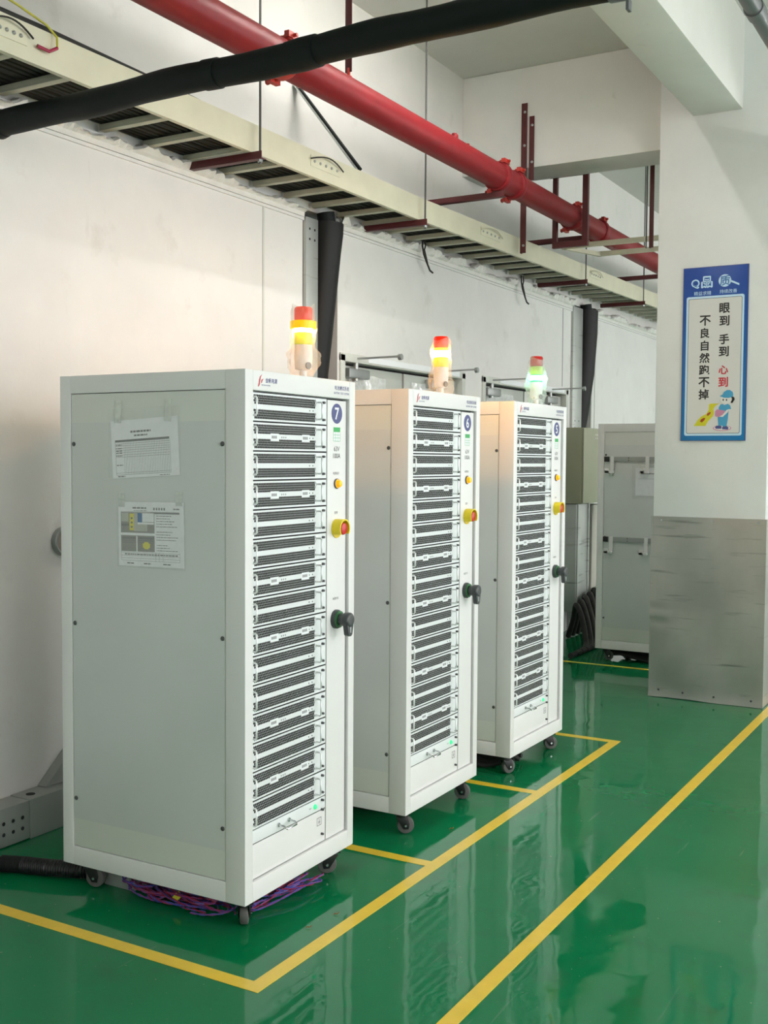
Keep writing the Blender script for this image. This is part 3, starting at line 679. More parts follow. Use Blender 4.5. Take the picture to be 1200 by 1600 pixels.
# upper sheet: a form in a plastic sleeve
loc, a = on_side(0.397, 1.51)
tA = thing('paper_form', 'table form in a clear sleeve, upper sheet taped to the side of cabinet 7', 'paper sheet', loc, a)
rr = random.Random(11)
m = MB().box(-0.138, 0.140, -0.0010, -0.0002, -0.098, 0.088)
Y = -0.0012
dashes(m, -0.055, 0.030, 0.046, 0.006, rr, 1); dashes(m, -0.040, 0.015, 0.034, 0.005, rr, 1)
m.box(-0.122, 0.104, Y, Y+0.0003, 0.018, 0.025, 1)
for z in (0.012, 0.005, -0.002, -0.009, -0.016, -0.024, -0.031, -0.082, -0.088): m.box(-0.122, 0.106, Y, Y+0.0003, z, z+0.0008, 2)
for i in range(29): m.box(-0.085+i*0.0068, -0.0844+i*0.0068, Y, Y+0.0003, -0.088, 0.018, 2)
m.box(-0.122, -0.1212, Y, Y+0.0003, -0.088, 0.018, 2)
for z in (0.007, -0.004, -0.012, -0.019, -0.028, -0.058): dashes(m, -0.119, -0.092, z, 0.003, rr, 1)
dashes(m, -0.115, -0.085, -0.095, 0.004, rr, 1); dashes(m, 0.060, 0.100, -0.095, 0.002, rr, 2)
o = m.out('sheet', [M['paper'], M['ink_grey'], M['ink_grey']], tA, smooth=False); o.rotation_euler = (0, -0.055, 0)
sl = MB(); K, J = 16, 12; r2 = random.Random(4)
vv = [[sl.bm.verts.new((-0.150+0.300*i/K, -0.0022-0.0022*r2.random(), -0.103+0.222*j/J+0.010*i/K)) for j in range(J+1)] for i in range(K+1)]
for i in range(K):
    for j in range(J): sl.bm.faces.new((vv[i][j], vv[i+1][j], vv[i+1][j+1], vv[i][j+1]))
sl.out('plastic_sleeve', M['sleeve'], tA)
for x, z in ((-0.112, 0.100), (0.096, 0.112)):
    o = MB().box(x-0.012, x+0.014, -0.0048, -0.0042, z-0.030, z+0.040).out('clear_tape', M['tape_clear'], tA); o.rotation_euler = (0, 0.04, 0)
# lower sheet: printed instructions with photographs
loc, a = on_side(0.371, 1.228)
tB = thing('instruction_sheet', 'printed instruction sheet with colour photos, lower of two taped to the side of cabinet 7', 'paper sheet', loc, a)
m = MB().box(-0.135, 0.135, -0.0010, -0.0002, -0.103, 0.103)
dashes(m, -0.075, -0.015, 0.082, 0.005, rr, 1); dashes(m, -0.070, -0.015, 0.075, 0.002, rr, 1)
for q in range(5): m.box(0.012+q*0.0105, 0.018+q*0.0105, Y, Y+0.0003, 0.078, 0.086, 1)
dashes(m, 0.094, 0.118, 0.080, 0.004, rr, 2)
m.box(-0.125, 0.118, Y, Y+0.0003, 0.0715, 0.0725, 1); m.box(0.0, 0.118, Y, Y+0.0003, 0.066, 0.071, 2)
m.box(-0.125, 0.016, Y, Y+0.0003, -0.056, 0.0705, 3)                     # photo block
m.box(-0.070, -0.014, Y-0.0002, Y, 0.010, 0.068, 4); m.box(-0.123, -0.092, Y-0.0002, Y, 0.040, 0.068, 4); m.box(-0.054, -0.036, Y-0.0003, Y-0.0001, 0.038, 0.068, 5)
m.box(-0.033, 0.014, Y-0.0003, Y-0.0001, 0.040, 0.068, 6); m.box(-0.054, 0.014, Y-0.0003, Y-0.0001, 0.032, 0.038, 0); m.box(-0.088, -0.070, Y-0.0003, Y-0.0001, 0.012, 0.066, 7)
for z in (0.020, 0.034, 0.048): m.box(-0.083, -0.075, Y-0.0004, Y-0.0002, z, z+0.006, 1)
m.box(-0.123, -0.090, Y-0.0003, Y-0.0001, 0.026, 0.033, 1); m.box(-0.125, 0.016, Y-0.0003, Y-0.0001, -0.004, 0.004, 0)
for x0, x1 in ((-0.123, -0.062), (-0.050, 0.014)): m.box(x0, x1, Y-0.0003, Y-0.0001, -0.016, -0.009, 1); m.box(x0, x1, Y-0.0003, Y-0.0001, -0.022, -0.019, 2); m.box(x0, x1, Y-0.0003, Y-0.0001, -0.028, -0.026, 1)
m.box(-0.060, -0.056, Y-0.0003, Y-0.0001, -0.056, -0.006, 0)
m.prism([(-0.018+0.015*math.cos(k*PI/8)*(1.15 if k % 2 else 0.9), Y-0.0003, -0.036+0.012*math.sin(k*PI/8)*(1.1 if k % 2 else 0.9)) for k in range(16)], (0, -0.0002, 0), 8)
for k, z in enumerate(q*0.0085-0.052 for q in range(14)):
    if k in (3, 8): continue
    dashes(m, 0.024, 0.030+0.088*(0.4+0.6*rr.random()), z, 0.0024, rr, 1, lo=0.003, hi=0.012)
for z in (-0.060, -0.070, -0.078, -0.086): m.box(-0.125, 0.118, Y, Y+0.0003, z, z+0.0008, 1)
for x in (-0.125, 0.020, 0.034, 0.050, 0.118): m.box(x, x+0.0007, Y, Y+0.0003, -0.086, -0.056, 1)
dashes(m, -0.110, 0.110, -0.067, 0.004, rr, 1, lo=0.006, hi=0.012)
for x in (-0.100, -0.030, 0.050): dashes(m, x, x+0.030, -0.096, 0.004, rr, 1)
m.out('sheet', [M['paper'], M['ink_grey'], M['ink_grey'], M['paper_grey'], M['paper_tan'], M['ink_ltblue'], M['paper'], M['ink_yellow'], M['ink_yellow']], tB, smooth=False).rotation_euler = (0, -0.012, 0)
for x, z in ((-0.122, 0.104), (0.116, 0.112)): MB().box(x-0.013, x+0.013, -0.0020, -0.0014, z-0.018, z+0.026).out('clear_tape', M['tape_clear'], tB)
MB().box(-0.141, 0.141, -0.0034, -0.0028, -0.108, 0.106).out('plastic_sleeve', M['sleeve'], tB)
# sheet on the far cabinet
tC = thing('paper_form', 'printed sheet in a clear sleeve taped to the far cabinet behind the column', 'paper sheet', (-2.26, 7.738, 1.325))
MB().box(-0.14, 0.14, -0.001, -0.0002, -0.10, 0.10).box(-0.10, 0.13, -0.0013, -0.001, 0.055, 0.062, 1).box(-0.12, 0.13, -0.0013, -0.001, 0.02, 0.022, 1).out('sheet', [M['paper'], M['ink_grey']], tC, smooth=False)
MB().box(-0.165, 0.145, -0.003, -0.0025, -0.12, 0.12).out('plastic_sleeve', M['sleeve'], tC)

# ------------------------------------------------------------------ quality sign on the column (local: x right, z up from the bottom edge)
sg = thing('quality_sign', 'tall blue-framed sign with Chinese slogans and a drawn worker, on the white column', 'sign', (-1.811, 6.748, 1.602))
SW, SHt = 0.380, 1.040
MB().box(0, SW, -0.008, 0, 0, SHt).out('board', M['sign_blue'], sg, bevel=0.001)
MB().box(-0.003, 0, -0.009, 0, -0.003, SHt+0.003).box(SW, SW+0.003, -0.009, 0, -0.003, SHt+0.003).box(0, SW, -0.009, 0, -0.003, 0).box(0, SW, -0.009, 0, SHt, SHt+0.003).out('edging', M['badge'], sg)
def rrect(x0, x1, z0, z1, r, y):
    pts = []
    for cx, cz, a0 in ((x1-r, z1-r, 0), (x0+r, z1-r, 90), (x0+r, z0+r, 180), (x1-r, z0+r, 270)):
        for k in range(6): a = math.radians(a0+k*18); pts.append((cx+r*math.cos(a), y, cz+r*math.sin(a)))
    return pts
MB().prism(rrect(0.019, SW-0.019, 0.028, 0.868, 0.012, -0.008), (0, -0.0004, 0)).out('pale_border', M['pale_blue'], sg, smooth=False)
MB().prism(rrect(0.031, SW-0.031, 0.041, 0.855, 0.009, -0.0084), (0, -0.0003, 0)).out('dark_keyline', M['ink'], sg, smooth=False)
MB().prism(rrect(0.0335, SW-0.0335, 0.0435, 0.8525, 0.008, -0.0087), (0, -0.0003, 0)).out('white_field', M['sign_white'], sg, smooth=False)
XD = Vector((1, 0, 0)); yy = -0.0094
for ch, tpos in (('眼', .240), ('到', .312), ('手', .418), ('到', .488)): MB().text(ch, (0.65*SW, yy, SHt*(1-tpos)), XD, ZD, 0.058, bold=0.028).out('character', M['ink'], sg, smooth=False)
for ch, tpos in (('心', .594), ('到', .664)): MB().text(ch, (0.65*SW, yy, SHt*(1-tpos)), XD, ZD, 0.056 if ch != '心' else 0.050, bold=0.028).out('character', M['ink_red'], sg, smooth=False)['label'] = 'red character'
for ch, tpos in zip('不良自然跑不掉', (.306, .378, .451, .522, .592, .663, .733)): MB().text(ch, (0.350*SW, yy, SHt*(1-tpos)), XD, ZD, 0.058, bold=0.028).out('character', M['ink'], sg, smooth=False)
yh = -0.0084
# heading: white outlines with blue faces, second character inside a magnifying glass
m = MB().text('Q', (0.185*SW, yh, SHt*(1-.092)), XD, ZD, 0.050, bold=0.05).text('品', (0.365*SW, yh, SHt*(1-.084)), XD, ZD, 0.064, bold=0.05)
m.cyl((0.645*SW, yh, SHt*(1-.083)), (0.645*SW, yh-0.0002, SHt*(1-.083)), 0.037, seg=32).prism([(0.725*SW, yh, 0.945), (0.732*SW, yh, 0.956), (0.868*SW, yh, 0.931), (0.866*SW, yh, 0.920)], (0, -0.0002, 0))
m.text('精益求精', (0.30*SW, yh, SHt*(1-.1475)), XD, ZD, 0.024).text('持续改善', (0.70*SW, yh, SHt*(1-.1445)), XD, ZD, 0.024)
m.out('heading_outline', M['pale_blue'], sg, smooth=False)
MB().text('Q', (0.185*SW, yh-0.0006, SHt*(1-.092)), XD, ZD, 0.041, bold=0.0).text('品', (0.365*SW, yh-0.0006, SHt*(1-.084)), XD, ZD, 0.053, bold=0.0)\
    .text('质', (0.645*SW, yh-0.0006, SHt*(1-.083)), XD, ZD, 0.058, bold=0.02).out('heading', M['ink_ltblue'], sg, smooth=False)
# drawn worker and yellow board
def pl(mm, pts, lay, mi=0):
    k = 0.000354; mm.prism([((X-45)*k, -0.0090-0.0003*lay, (960-Yp)*k) for X, Yp in pts], (0, -0.0003, 0), mi)
def ell(cx, cy, rx, ry, n=20): return [(cx+rx*math.cos(2*PI*i/n), cy+ry*math.sin(2*PI*i/n)) for i in range(n)]
d = MB(); mats = [M['sky_blue'], M['skin'], M['ink'], M['pink'], M['lime'], M['brick'], M['badge']]
pl(d, [(260, 715), (330, 610), (390, 550), (470, 510), (510, 440), (515, 345), (540, 335), (690, 335), (620, 375), (590, 430), (600, 500), (585, 550), (500, 640), (460, 715)], 0, 4)
pl(d, [(365, 640), (380, 605), (420, 580), (460, 580), (440, 620), (400, 655)], 1, 5); pl(d, [(475, 530), (490, 500), (525, 480), (550, 485), (535, 515), (500, 545)], 1, 5)
pl(d, ell(740, 755, 155, 48), 0, 3); pl(d, ell(740, 752, 138, 38), 1, 1)
pl(d, [(620, 745), (640, 715), (700, 708), (735, 725), (730, 765), (640, 765)], 2, 6); pl(d, [(740, 745), (760, 722), (820, 722), (850, 745), (840, 780), (745, 775)], 2, 6)
pl(d, [(665, 570), (845, 440), (835, 600), (815, 725), (745, 725), (740, 705), (730, 715), (680, 715)], 3, 0)
pl(d, [(680, 400), (705, 355), (740, 345), (770, 365), (830, 345), (870, 375), (885, 435), (840, 435), (835, 560), (680, 560)], 4, 0)
pl(d, [(620, 470), (650, 435), (700, 445), (790, 460), (740, 540), (680, 570), (620, 550)], 5, 3); pl(d, [(690, 560), (740, 535), (810, 450), (850, 435), (830, 490), (750, 565)], 6, 1)
pl(d, ell(800, 270, 95, 75), 5, 1); pl(d, ell(895, 265, 45, 45), 4, 2); pl(d, ell(895, 300, 24, 34), 4, 2)
pl(d, ell(752, 276, 11, 18), 6, 2); pl(d, ell(806, 279, 11, 18), 6, 2)
pl(d, [(690, 210), (740, 190), (760, 145), (810, 112), (860, 112), (905, 145), (918, 190), (910, 225), (840, 245), (760, 240)], 7, 0)
d.out('drawing', mats, sg, smooth=False)

# ------------------------------------------------------------------ overhead cable tray
TX = -3.00
def tz(y): return 2.835 if y < 5.6 else 2.835 + (y-5.6)*0.0165
tray = thing('cable_tray', 'cream ladder cable tray full of black cables running high along the left wall', 'cable tray', (TX, 5.0, 2.835))
def L(x, y, z): return (x-TX, y-5.0, z-2.835)
m = MB()
for y0, y1 in ((0.5, 5.6), (5.6, 16.5)):
    for x0, x1, za, zb in ((TX-0.004, TX, 0, 0.128), (TX-0.022, TX-0.004, 0, 0.004), (TX-0.022, TX-0.004, 0.124, 0.128)):
        pts = [L(x0, y0, tz(y0)+za), L(x1, y0, tz(y0)+za), L(x1, y0, tz(y0)+zb), L(x0, y0, tz(y0)+zb)]
        m.prism(pts, (0, y1-y0, tz(y1)-tz(y0)))
m.out('front_rail', M['cream'], tray)
rung = MB().box(-0.385, -0.005, -0.017, 0.017, 0.0, 0.008).box(-0.385, -0.005, -0.017, -0.014, 0.008, 0.026).box(-0.385, -0.005, 0.014, 0.017, 0.008, 0.026).mesh('rung', M['rung'], bevel=0.001)
for k in range(52):
    y = 2.65 + (k-6)*0.2655
    place('rung', rung, tray, L(TX, y, tz(y)+0.006))
for y0, y1 in ((2.52, 2.70), (4.44, 4.70), (6.36, 6.66), (8.39, 8.65)):
    ym = (y0+y1)/2; z = tz(ym)+0.074
    j = MB().box(0.0004, 0.0034, y0-5, y1-5, z-2.835-0.026, z-2.835+0.026).out('joint_plate', M['cream'], tray, bevel=0.001)
    b = MB()
    for k in range(5): q = y0+0.03+(y1-y0-0.06)*k/4; b.lathe((0.0034, q-5, z-2.835), (1, 0, 0), ((0.007, 0), (0.007, 0.004), (0.004, 0.007)), 8)
    b.out('bolts', M['steel'], j)
    pts = []
    for k in range(13):
        th = PI*k/12; pts.append((0.012+0.012*math.sin(th), y0-5-0.012 + (y1-y0+0.03)*k/12, z-2.835+0.004+0.030*math.sin(th)))
    MB().tube(pts, 0.0035, 6).out('bonding_wire', M['cable'] if y0 < 6 else M['cream'], j)
ew = [L(TX+0.012, 2.735, 2.895), L(TX+0.022, 2.78, 2.888), L(TX+0.024, 2.815, 2.91), L(TX+0.018, 2.82, 2.95), L(TX+0.0, 2.79, 2.985), L(TX-0.04, 2.70, 3.03), L(TX-0.08, 2.58, 3.07), L(TX-0.12, 2.4, 3.09)]
MB().tube(ew, 0.0042, 8).out('earth_wire', M['w_yel'], tray)
MB().tube(ew[:3], 0.0062, 8).out('red_sleeve', M['w_red'], tray)
# the cables lying in it
rr = random.Random(21)
def cable_path(x, zo, amp):
    pts = []; ph = rr.random()*6
    for k in range(41):
        y = 0.8 + 15.4*k/40
        pts.append((x + amp*math.sin(y*1.1+ph), y, tz(y) + zo + 0.004*math.sin(y*2.3+ph)))
    return pts
for i in range(12):
    x = -3.395 + i*0.0325; p = cable_path(x, 0.0515, 0.0015); o0 = p[0]
    c = MB().tube([(a-o0[0], b-o0[1], z-o0[2]) for a, b, z in p], 0.0125, 8).out('power_cable', M['cable'], loc=o0)
    tag(c, 'black power cable lying in the bottom layer of the overhead tray', 'cable', 'bottom cables in the tray')
for i in range(9):
    x = -3.384 + i*0.0340; p = cable_path(x, 0.0885, 0.0018); o0 = p[0]
    c = MB().tube([(a-o0[0], b-o0[1], z-o0[2]) for a, b, z in p], 0.0145, 8).out('power_cable', M['cable'], loc=o0)
    tag(c, 'black power cable lying in the upper layer of the overhead tray', 'cable', 'upper cables in the tray')
pts = [(-3.10, 0.8, tz(1)+0.15), (-3.06, 2.0, tz(2)+0.150), (-3.04, 2.8, tz(3)+0.146), (-3.042, 3.5, tz(3)+0.136), (-3.045, 4.1, tz(4)+0.115), (-3.045, 4.8, tz(5)+0.092), (-3.045, 7.0, tz(7)+0.088), (-3.045, 12, tz(12)+0.088)]
c = MB().tube([(a-pts[0][0], b-pts[0][1], z-pts[0][2]) for a, b, z in pts], 0.018, 10).out('power_cable', M['cable'], loc=pts[0])
tag(c, 'thick black cable humping above the front rail at the near end of the tray', 'cable')
# branch ladder to the right
br = thing('branch_tray', 'thin pale branch ladder leaving the cable tray towards the column', 'cable tray', (-2.99, 7.75, 3.035))
MB().box(0.0, 1.6, -0.012, 0.012, 0.0, 0.035).out('side_rail', M['cream'], br); MB().box(0.13, 1.6, 0.38, 0.404, 0.0, 0.035).out('side_rail', M['cream'], br)
MB().prism([(0, 0.0, 0.0), (0.02, 0.0, 0.0), (0.17, 0.39, 0.0), (0.14, 0.40, 0.0)], (0, 0, 0.03)).out('corner_brace', M['cream'], br)

# ------------------------------------------------------------------ hangers: maroon bars, rods, posts
def hanger(y, label, top):
    z = tz(y) - 0.034
    t = thing('tray_hanger', label, 'hanger', (-2.965, y, z), 0, 'rod hangers under the cable tray')
    MB().box(-0.395, 0.02, -0.018, 0.018, 0, 0.004).box(-0.395, 0.02, -0.018, -0.014, 0.004, 0.033).out('cross_bar', M['maroon'], t, bevel=0.001)
    MB().cyl((0, 0.0, -0.02), (0, 0.0, top-z), 0.0055, seg=8).out('threaded_rod', M['rod'], t)
    MB().cyl((0, 0.0, -0.012), (0, 0.0, 0), 0.012, seg=6).cyl((0, 0, 0.005), (0, 0, 0.014), 0.012, seg=6).out('nut', M['steel'], t)
hanger(3.99, 'maroon bar on a thin rod under the tray, first hanger from the left', CEIL)
hanger(5.55, 'maroon bar on a thin rod under the tray, right of the wrapped riser pipe', CEIL)
hanger(8.20, 'maroon bar on a thin rod under the tray, beyond the tall maroon post', CEIL)
hanger(9.70, 'maroon bar on a thin rod under the tray, last one before the column', CEIL)
def channel(label, x, y, z0, z1, w=0.042, foot=None):
    t = thing('hanger_post', label, 'hanger post', (x, y, z0))
    MB().box(-w/2, w/2, -0.004, 0, 0, z1-z0).box(-w/2, -w/2+0.005, 0, 0.026, 0, z1-z0).out('angle_bar', M['maroon'], t, bevel=0.001)
    if foot: foot(t, z1-z0)
    return t
def boltfoot(t, h):
    for z in ([h-0.06-k*0.22 for k in range(3)] + [0.05] if h > 0.7 else [h-0.06, 0.12]):
        MB().lathe((0.004, -0.004, z), (0, -1, 0), ((0.009, 0), (0.009, 0.005), (0.004, 0.008)), 8).out('bolt', M['steel'], t)
channel('long maroon angle post bolted to the cross beam, ending in front of the tray', -2.946, 6.915, 2.867, 3.86, foot=boltfoot)
channel('short maroon angle stub bolted to the cross beam beside the long post', -2.892, 6.915, 3.345, 3.768, 0.036, boltfoot)
t = channel('maroon post hanging from the far side of the cross beam next to the column', -2.185, 7.30, 2.90, 3.46, 0.030)
MB().box(-0.05, 0.05, -0.02, 0.03, 0.555, 0.565).out('top_plate', M['maroon'], t); MB().cyl((-0.035, 0, 0.0), (-0.035, 0, 0.555), 0.005, seg=8).out('threaded_rod', M['rod'], t)
t = channel('maroon drop post from the ceiling down to the near end of the red pipe', -2.76, 4.40, 3.27, CEIL, 0.036)
MB().cyl((0, 0, -0.04), (0, 0, 0.02), 0.008, seg=8).lathe((0, 0, -0.03), (0, 0, 1), ((0.017, 0), (0.017, 0.012)), 6).out('eye_bolt', M['red_clamp'], t)
uf = thing('pipe_cradle', 'U-shaped maroon frame hanging round the red pipe beyond the cross beam', 'pipe hanger', (-2.76, 7.30, 2.985))
MB().box(-0.125, -0.093, -0.015, 0.015, 0, 0.60).out('leg', M['maroon'], uf); MB().box(0.093, 0.132, -0.015, 0.015, 0, 0.60).out('leg', M['maroon'], uf); MB().box(-0.125, 0.132, -0.016, 0.016, -0.030, 0.010).out('cross_bar', M['maroon'], uf)
MB().box(-0.14, 0.145, -0.02, 0.02, 0.60, 0.612).box(-0.14, 0.145, -0.04, -0.02, 0.45, 0.612).out('top_bracket', M['maroon'], uf)
for y, lab in ((6.08, 'maroon arm from the wall under the red pipe, left of the long post'), (7.54, 'maroon arm from the wall under the red pipe, right of the long post'), (9.39, 'maroon arm from the wall under the far end of the red pipe near the column')):
    t = thing('wall_bracket', lab, 'bracket', (UX, y, 3.042))
    MB().box(0, 0.70, -0.02, 0.02, 0, 0.004).box(0, 0.70, -0.02, -0.016, 0.004, 0.034).out('arm', M['maroon'], t, bevel=0.001)
    MB().box(0, 0.006, -0.045, 0.045, -0.04, 0.06).out('wall_plate', M['maroon'], t)
# flat black brace from the tray up to the wall
t = thing('diagonal_brace', 'black diagonal brace bar between the tray rail and the upper wall', 'brace', (TX-0.01, 4.90, 2.965))
MB().prism([(0, -0.012, 0), (0.0, 0.016, 0), (-0.395, 0.016, 0.49), (-0.395, -0.012, 0.49)], (0.012, 0, 0.010)).out('bar', M['foam'], t)
MB().prism([(-0.002, -0.030, 0), (-0.002, -0.0125, 0), (-0.393, -0.0125, 0.49), (-0.393, -0.030, 0.49)], (0.005, 0, 0.004)).out('steel_edge', M['galv'], t)

# ------------------------------------------------------------------ pipes overhead
RPX, RPZ, RPR = -2.76, 3.168, 0.075
rp = thing('fire_pipe', 'long red fire pipe running overhead beside the cable tray', 'pipe', (RPX, 5.0, RPZ))
MB().cyl((0, -4.8, 0), (0, 11.5, 0), RPR, seg=40).out('pipe', M['red_pipe'], rp)
for y in (3.87, 6.09, 6.32, 7.34, 7.88):
    k = MB().lathe((0, y-5.03, 0), (0, 1, 0), ((RPR, 0), (RPR+0.010, 0.004), (RPR+0.014, 0.012), (RPR+0.014, 0.046), (RPR+0.010, 0.054), (RPR, 0.058)), 36).out('coupling', M['red_clamp'] if y < 4 else M['red_pipe'], rp)
    for sx in (-1, 1):
        a = 0.5 if sx > 0 else 0.5
        c_x, c_z = sx*(RPR+0.022)*math.sin(a), sx*(RPR+0.022)*math.cos(a)
        MB().box(c_x-0.012, c_x+0.012, y-5.035, y-4.965, c_z-0.013, c_z+0.013).cyl((c_x-0.028, y-5.0, c_z), (c_x+0.030, y-5.0, c_z), 0.008, seg=6).cyl((c_x-0.036, y-5.0, c_z), (c_x-0.024, y-5.0, c_z), 0.013, seg=6).out('coupling_bolt', M['red_clamp'], k)
MB().cyl((0, 0.50, RPR-0.01), (0, 0.50, RPR+0.02), 0.022).cyl((0, 0.50, RPR+0.02), (0, 0.50, RPR+0.03), 0.014).cyl((0, 0.66, RPR-0.01), (0, 0.66, RPR+0.012), 0.014).out('outlet_plug', M['red_pipe'], rp)
bp = thing('insulated_pipe', 'black foam-insulated pipe crossing overhead in front of the red pipe', 'insulated pipe', (-2.2, 2.80, 2.697))
pts = []; rad = []
rr = random.Random(5)
for k in range(61):
    x = -1.055 + 3.2*k/60; pts.append((x, 0.006*math.sin(k*0.33), 0.0116*x+0.003*math.sin(k*0.5))); rad.append(0.0445+0.0015*math.sin(k*0.9)+0.001*rr.random())
i0 = 26
MB().tube(pts[:45], rad[:45], 28).out('foam_sleeve', M['foam'], bp)
MB().tube(pts[44:], [0.042]*len(pts[44:]), 28).out('foam_sleeve', M['foam'], bp)
MB().tube([pts[24], pts[25], pts[26]], [0.0475, 0.0495, 0.0475], 28).out('sleeve_joint', M['foam'], bp)
MB().tube([pts[18], pts[19]], [0.0475, 0.0475], 28).out('sleeve_joint', M['foam'], bp)
MB().tube([(-1.085, 0, -0.014), (-1.06, 0, -0.0125), (-1.035, 0, -0.012)], [0.046, 0.054, 0.049], 28).tube([(-1.075, 0, -0.012), (-1.13, 0.01, -0.01), (-1.17, 0.03, -0.005)], [0.046, 0.046, 0.040], 24).out('end_fitting', M['foam'], bp)
MB().tube([pts[43], pts[44], pts[45]], [0.050, 0.051, 0.049], 28).box(pts[44][0]-0.004, pts[44][0]+0.004, -0.012, 0.012, -0.068, -0.04).out('pipe_clip', M['conduit'], bp)
tag(MB().cyl((0, -4, 0), (0, 2.55, 0), 0.033, seg=28).cyl((0, 0.2, 0), (0, 0.28, 0), 0.038, seg=28).out('conduit', M['conduit'], loc=(-0.938, 4.2, 3.21)), 'smooth grey conduit pipe high in the top right corner', 'pipe')

# loose wires hanging from the tray
for q, (y, lab) in enumerate(((6.19, 'loose black wire ends hanging from the tray above cabinet 6'), (7.78, 'loose black wire ends hanging from the tray beyond cabinet 5'))):
    t = thing('loose_wire', lab, 'wire', (-3.325, y, 2.875))
    MB().tube([(0, 0, 0), (0.005, -0.01, -0.05), (0.01, 0.0, -0.10), (0.01, 0.045, -0.15), (0.01, 0.085, -0.19), (0.012, 0.12, -0.200)], 0.006, 8).out('wire', M['cable'], t)
    MB().tube([(0, 0.03, 0), (0.004, 0.035, -0.04), (0.006, 0.015, -0.07), (0.012, 0.03, -0.12), (0.012, 0.055, -0.165)], 0.005, 8).out('wire', M['cable'], t)

# ------------------------------------------------------------------ left wall and floor clutter
t = thing('cable_trunking', 'grey perforated steel trunking on the floor along the left wall', 'trunking', (-3.375, 3.0, 0))
MB().box(0, 0.108, -3.0, -0.080, 0.004, 0.152).out('trunk_length', M['trough'], t, bevel=0.003)
MB().box(0, 0.112, -0.080, 1.9, 0.001, 0.155).out('trunk_length', M['trough'], t, bevel=0.003)
m = MB()
for k in range(14):
    for z in (0.052, 0.094): m.cyl((0.1082, -0.115-k*0.045-(0.02 if k % 2 else 0)*0, z), (0.1092, -0.115-k*0.045, z), 0.0075, seg=10)
for k in range(3):
    for z in (0.045, 0.075, 0.105): m.cyl((0.1122, 0.20+k*0.03, z), (0.1132, 0.20+k*0.03, z), 0.005, seg=8)
m.out('punched_holes', M['gap'], t)
MB().cyl((0.058, -0.03, 0.1548), (0.058, -0.03, 0.1562), 0.018, seg=20).out('cable_hole', M['gap'], t)
tag(MB().prism([(0, -0.02, 0), (0, 0.14, 0), (0, 0.14, 0.14)], (0.05, 0, 0)).out('gusset_plate', M['trough'], loc=(-3.378, 3.08, 0.157)), 'small triangular grey plate standing on the floor trunking by the wall', 'metal plate')
tag(MB().tube([(0, -0.03, 0.0), (0.005, 0.0, 0.06), (0.0, 0.03, 0.10), (-0.04, 0.05, 0.125)], 0.022, 10).out('cable_stub', M['cable'], loc=(-3.33, 3.26, 0.16)), 'black cable stub entering the wall behind cabinet 7 above the trunking', 'cable')
# round metal flange on the wall
t = thing('wall_flange', 'round metal-rimmed hole cover on the wall, half hidden by cabinet 7', 'wall fitting', (WX, 3.205, 1.131))
MB().lathe((0, 0, 0), (1, 0, 0), ((0.060, 0), (0.060, 0.022), (0.056, 0.026), (0.049, 0.024), (0.047, 0.006)), 36).out('rim', M['steel'], t)
MB().cyl((0.004, 0, 0), (0.010, 0, 0), 0.048, seg=32).out('cover_disc', mat('brown_metal', (0.26, 0.23, 0.20), 0.4, 0.6, var=0.4, scale=8), t)
# corrugated hose from the left to under cabinet 7
pts = [(-3.17, 2.42), (-3.13, 2.555), (-3.09, 2.632), (-3.02, 2.66), (-2.92, 2.69), (-2.80, 2.735), (-2.70, 2.80), (-2.62, 2.92)]
fine = []
for i in range(len(pts)-1):
    for k in range(40):
        f = k/40; fine.append((pts[i][0]*(1-f)+pts[i+1][0]*f, pts[i][1]*(1-f)+pts[i+1][1]*f, 0.031))
o0 = fine[0]
tag(MB().tube([(x-o0[0], y-o0[1], 0) for x, y, z in fine], [0.0265 if k % 3 else 0.0300 for k in range(len(fine))], 14).out('corrugated_hose', M['hose'], loc=o0), 'black corrugated hose lying on the floor at the left, leading under cabinet 7', 'hose')
tag(MB().box(0, 0.115, 0, 0.10, 0, 0.078).box(0.115, 0.135, 0, 0.10, 0, 0.03).out('floor_box', M['trough'], loc=(-2.70, 2.74, 0.0), bevel=0.003), 'small grey steel box on the floor under the near side of cabinet 7', 'metal box')
# twisted wires under cabinet 7
def wires(label, cx, cy, lx, ly, n, seed, ang=0.0, hmax=0.05):
    t = thing('wire_bundle', label, 'wire bundle', (cx, cy, 0), ang)
    rr = random.Random(seed); acc = {0: MB(), 1: MB(), 2: MB()}
    for k in range(n):
        ox, oy = (rr.random()-0.5)*lx*0.75, (rr.random()-0.5)*ly*0.4; a_, b_ = lx*(0.16+0.18*rr.random()), ly*(0.20+0.25*rr.random())
        ph, tw, z0 = rr.random()*6.28, (rr.random()-0.5)*0.6, 0.004+hmax*rr.random()**1.5
        P1 = []; P2 = []
        turns = 0.75+rr.random()*0.5; N_ = 46
        for i in range(N_):
            th = ph+turns*2*PI*i/N_
            x = a_*math.cos(th); y = b_*math.sin(th); x, y = ox+x*math.cos(tw)-y*math.sin(tw), oy+x*math.sin(tw)+y*math.cos(tw)
            z = z0+0.008*(1+math.sin(th*1.5+ph))
            q = i*1.1; P1.append((x, y+0.0022*math.cos(q), z+0.0022*math.sin(q))); P2.append((x, y-0.0022*math.cos(q), z-0.0022*math.sin(q)))
        acc[k % 3].tube(P1, 0.0021, 5); acc[(k+1) % 3].tube(P2, 0.0021, 5)
    for k, mm in ((0, 'w_red'), (1, 'w_blue'), (2, 'w_purple')): acc[k].out('twisted_wires', M[mm], t)
    return t
t = wires('tangle of red and blue twisted wires on the floor under the side of cabinet 7', -2.375, 2.745, 0.40, 0.12, 26, 2, -0.02)
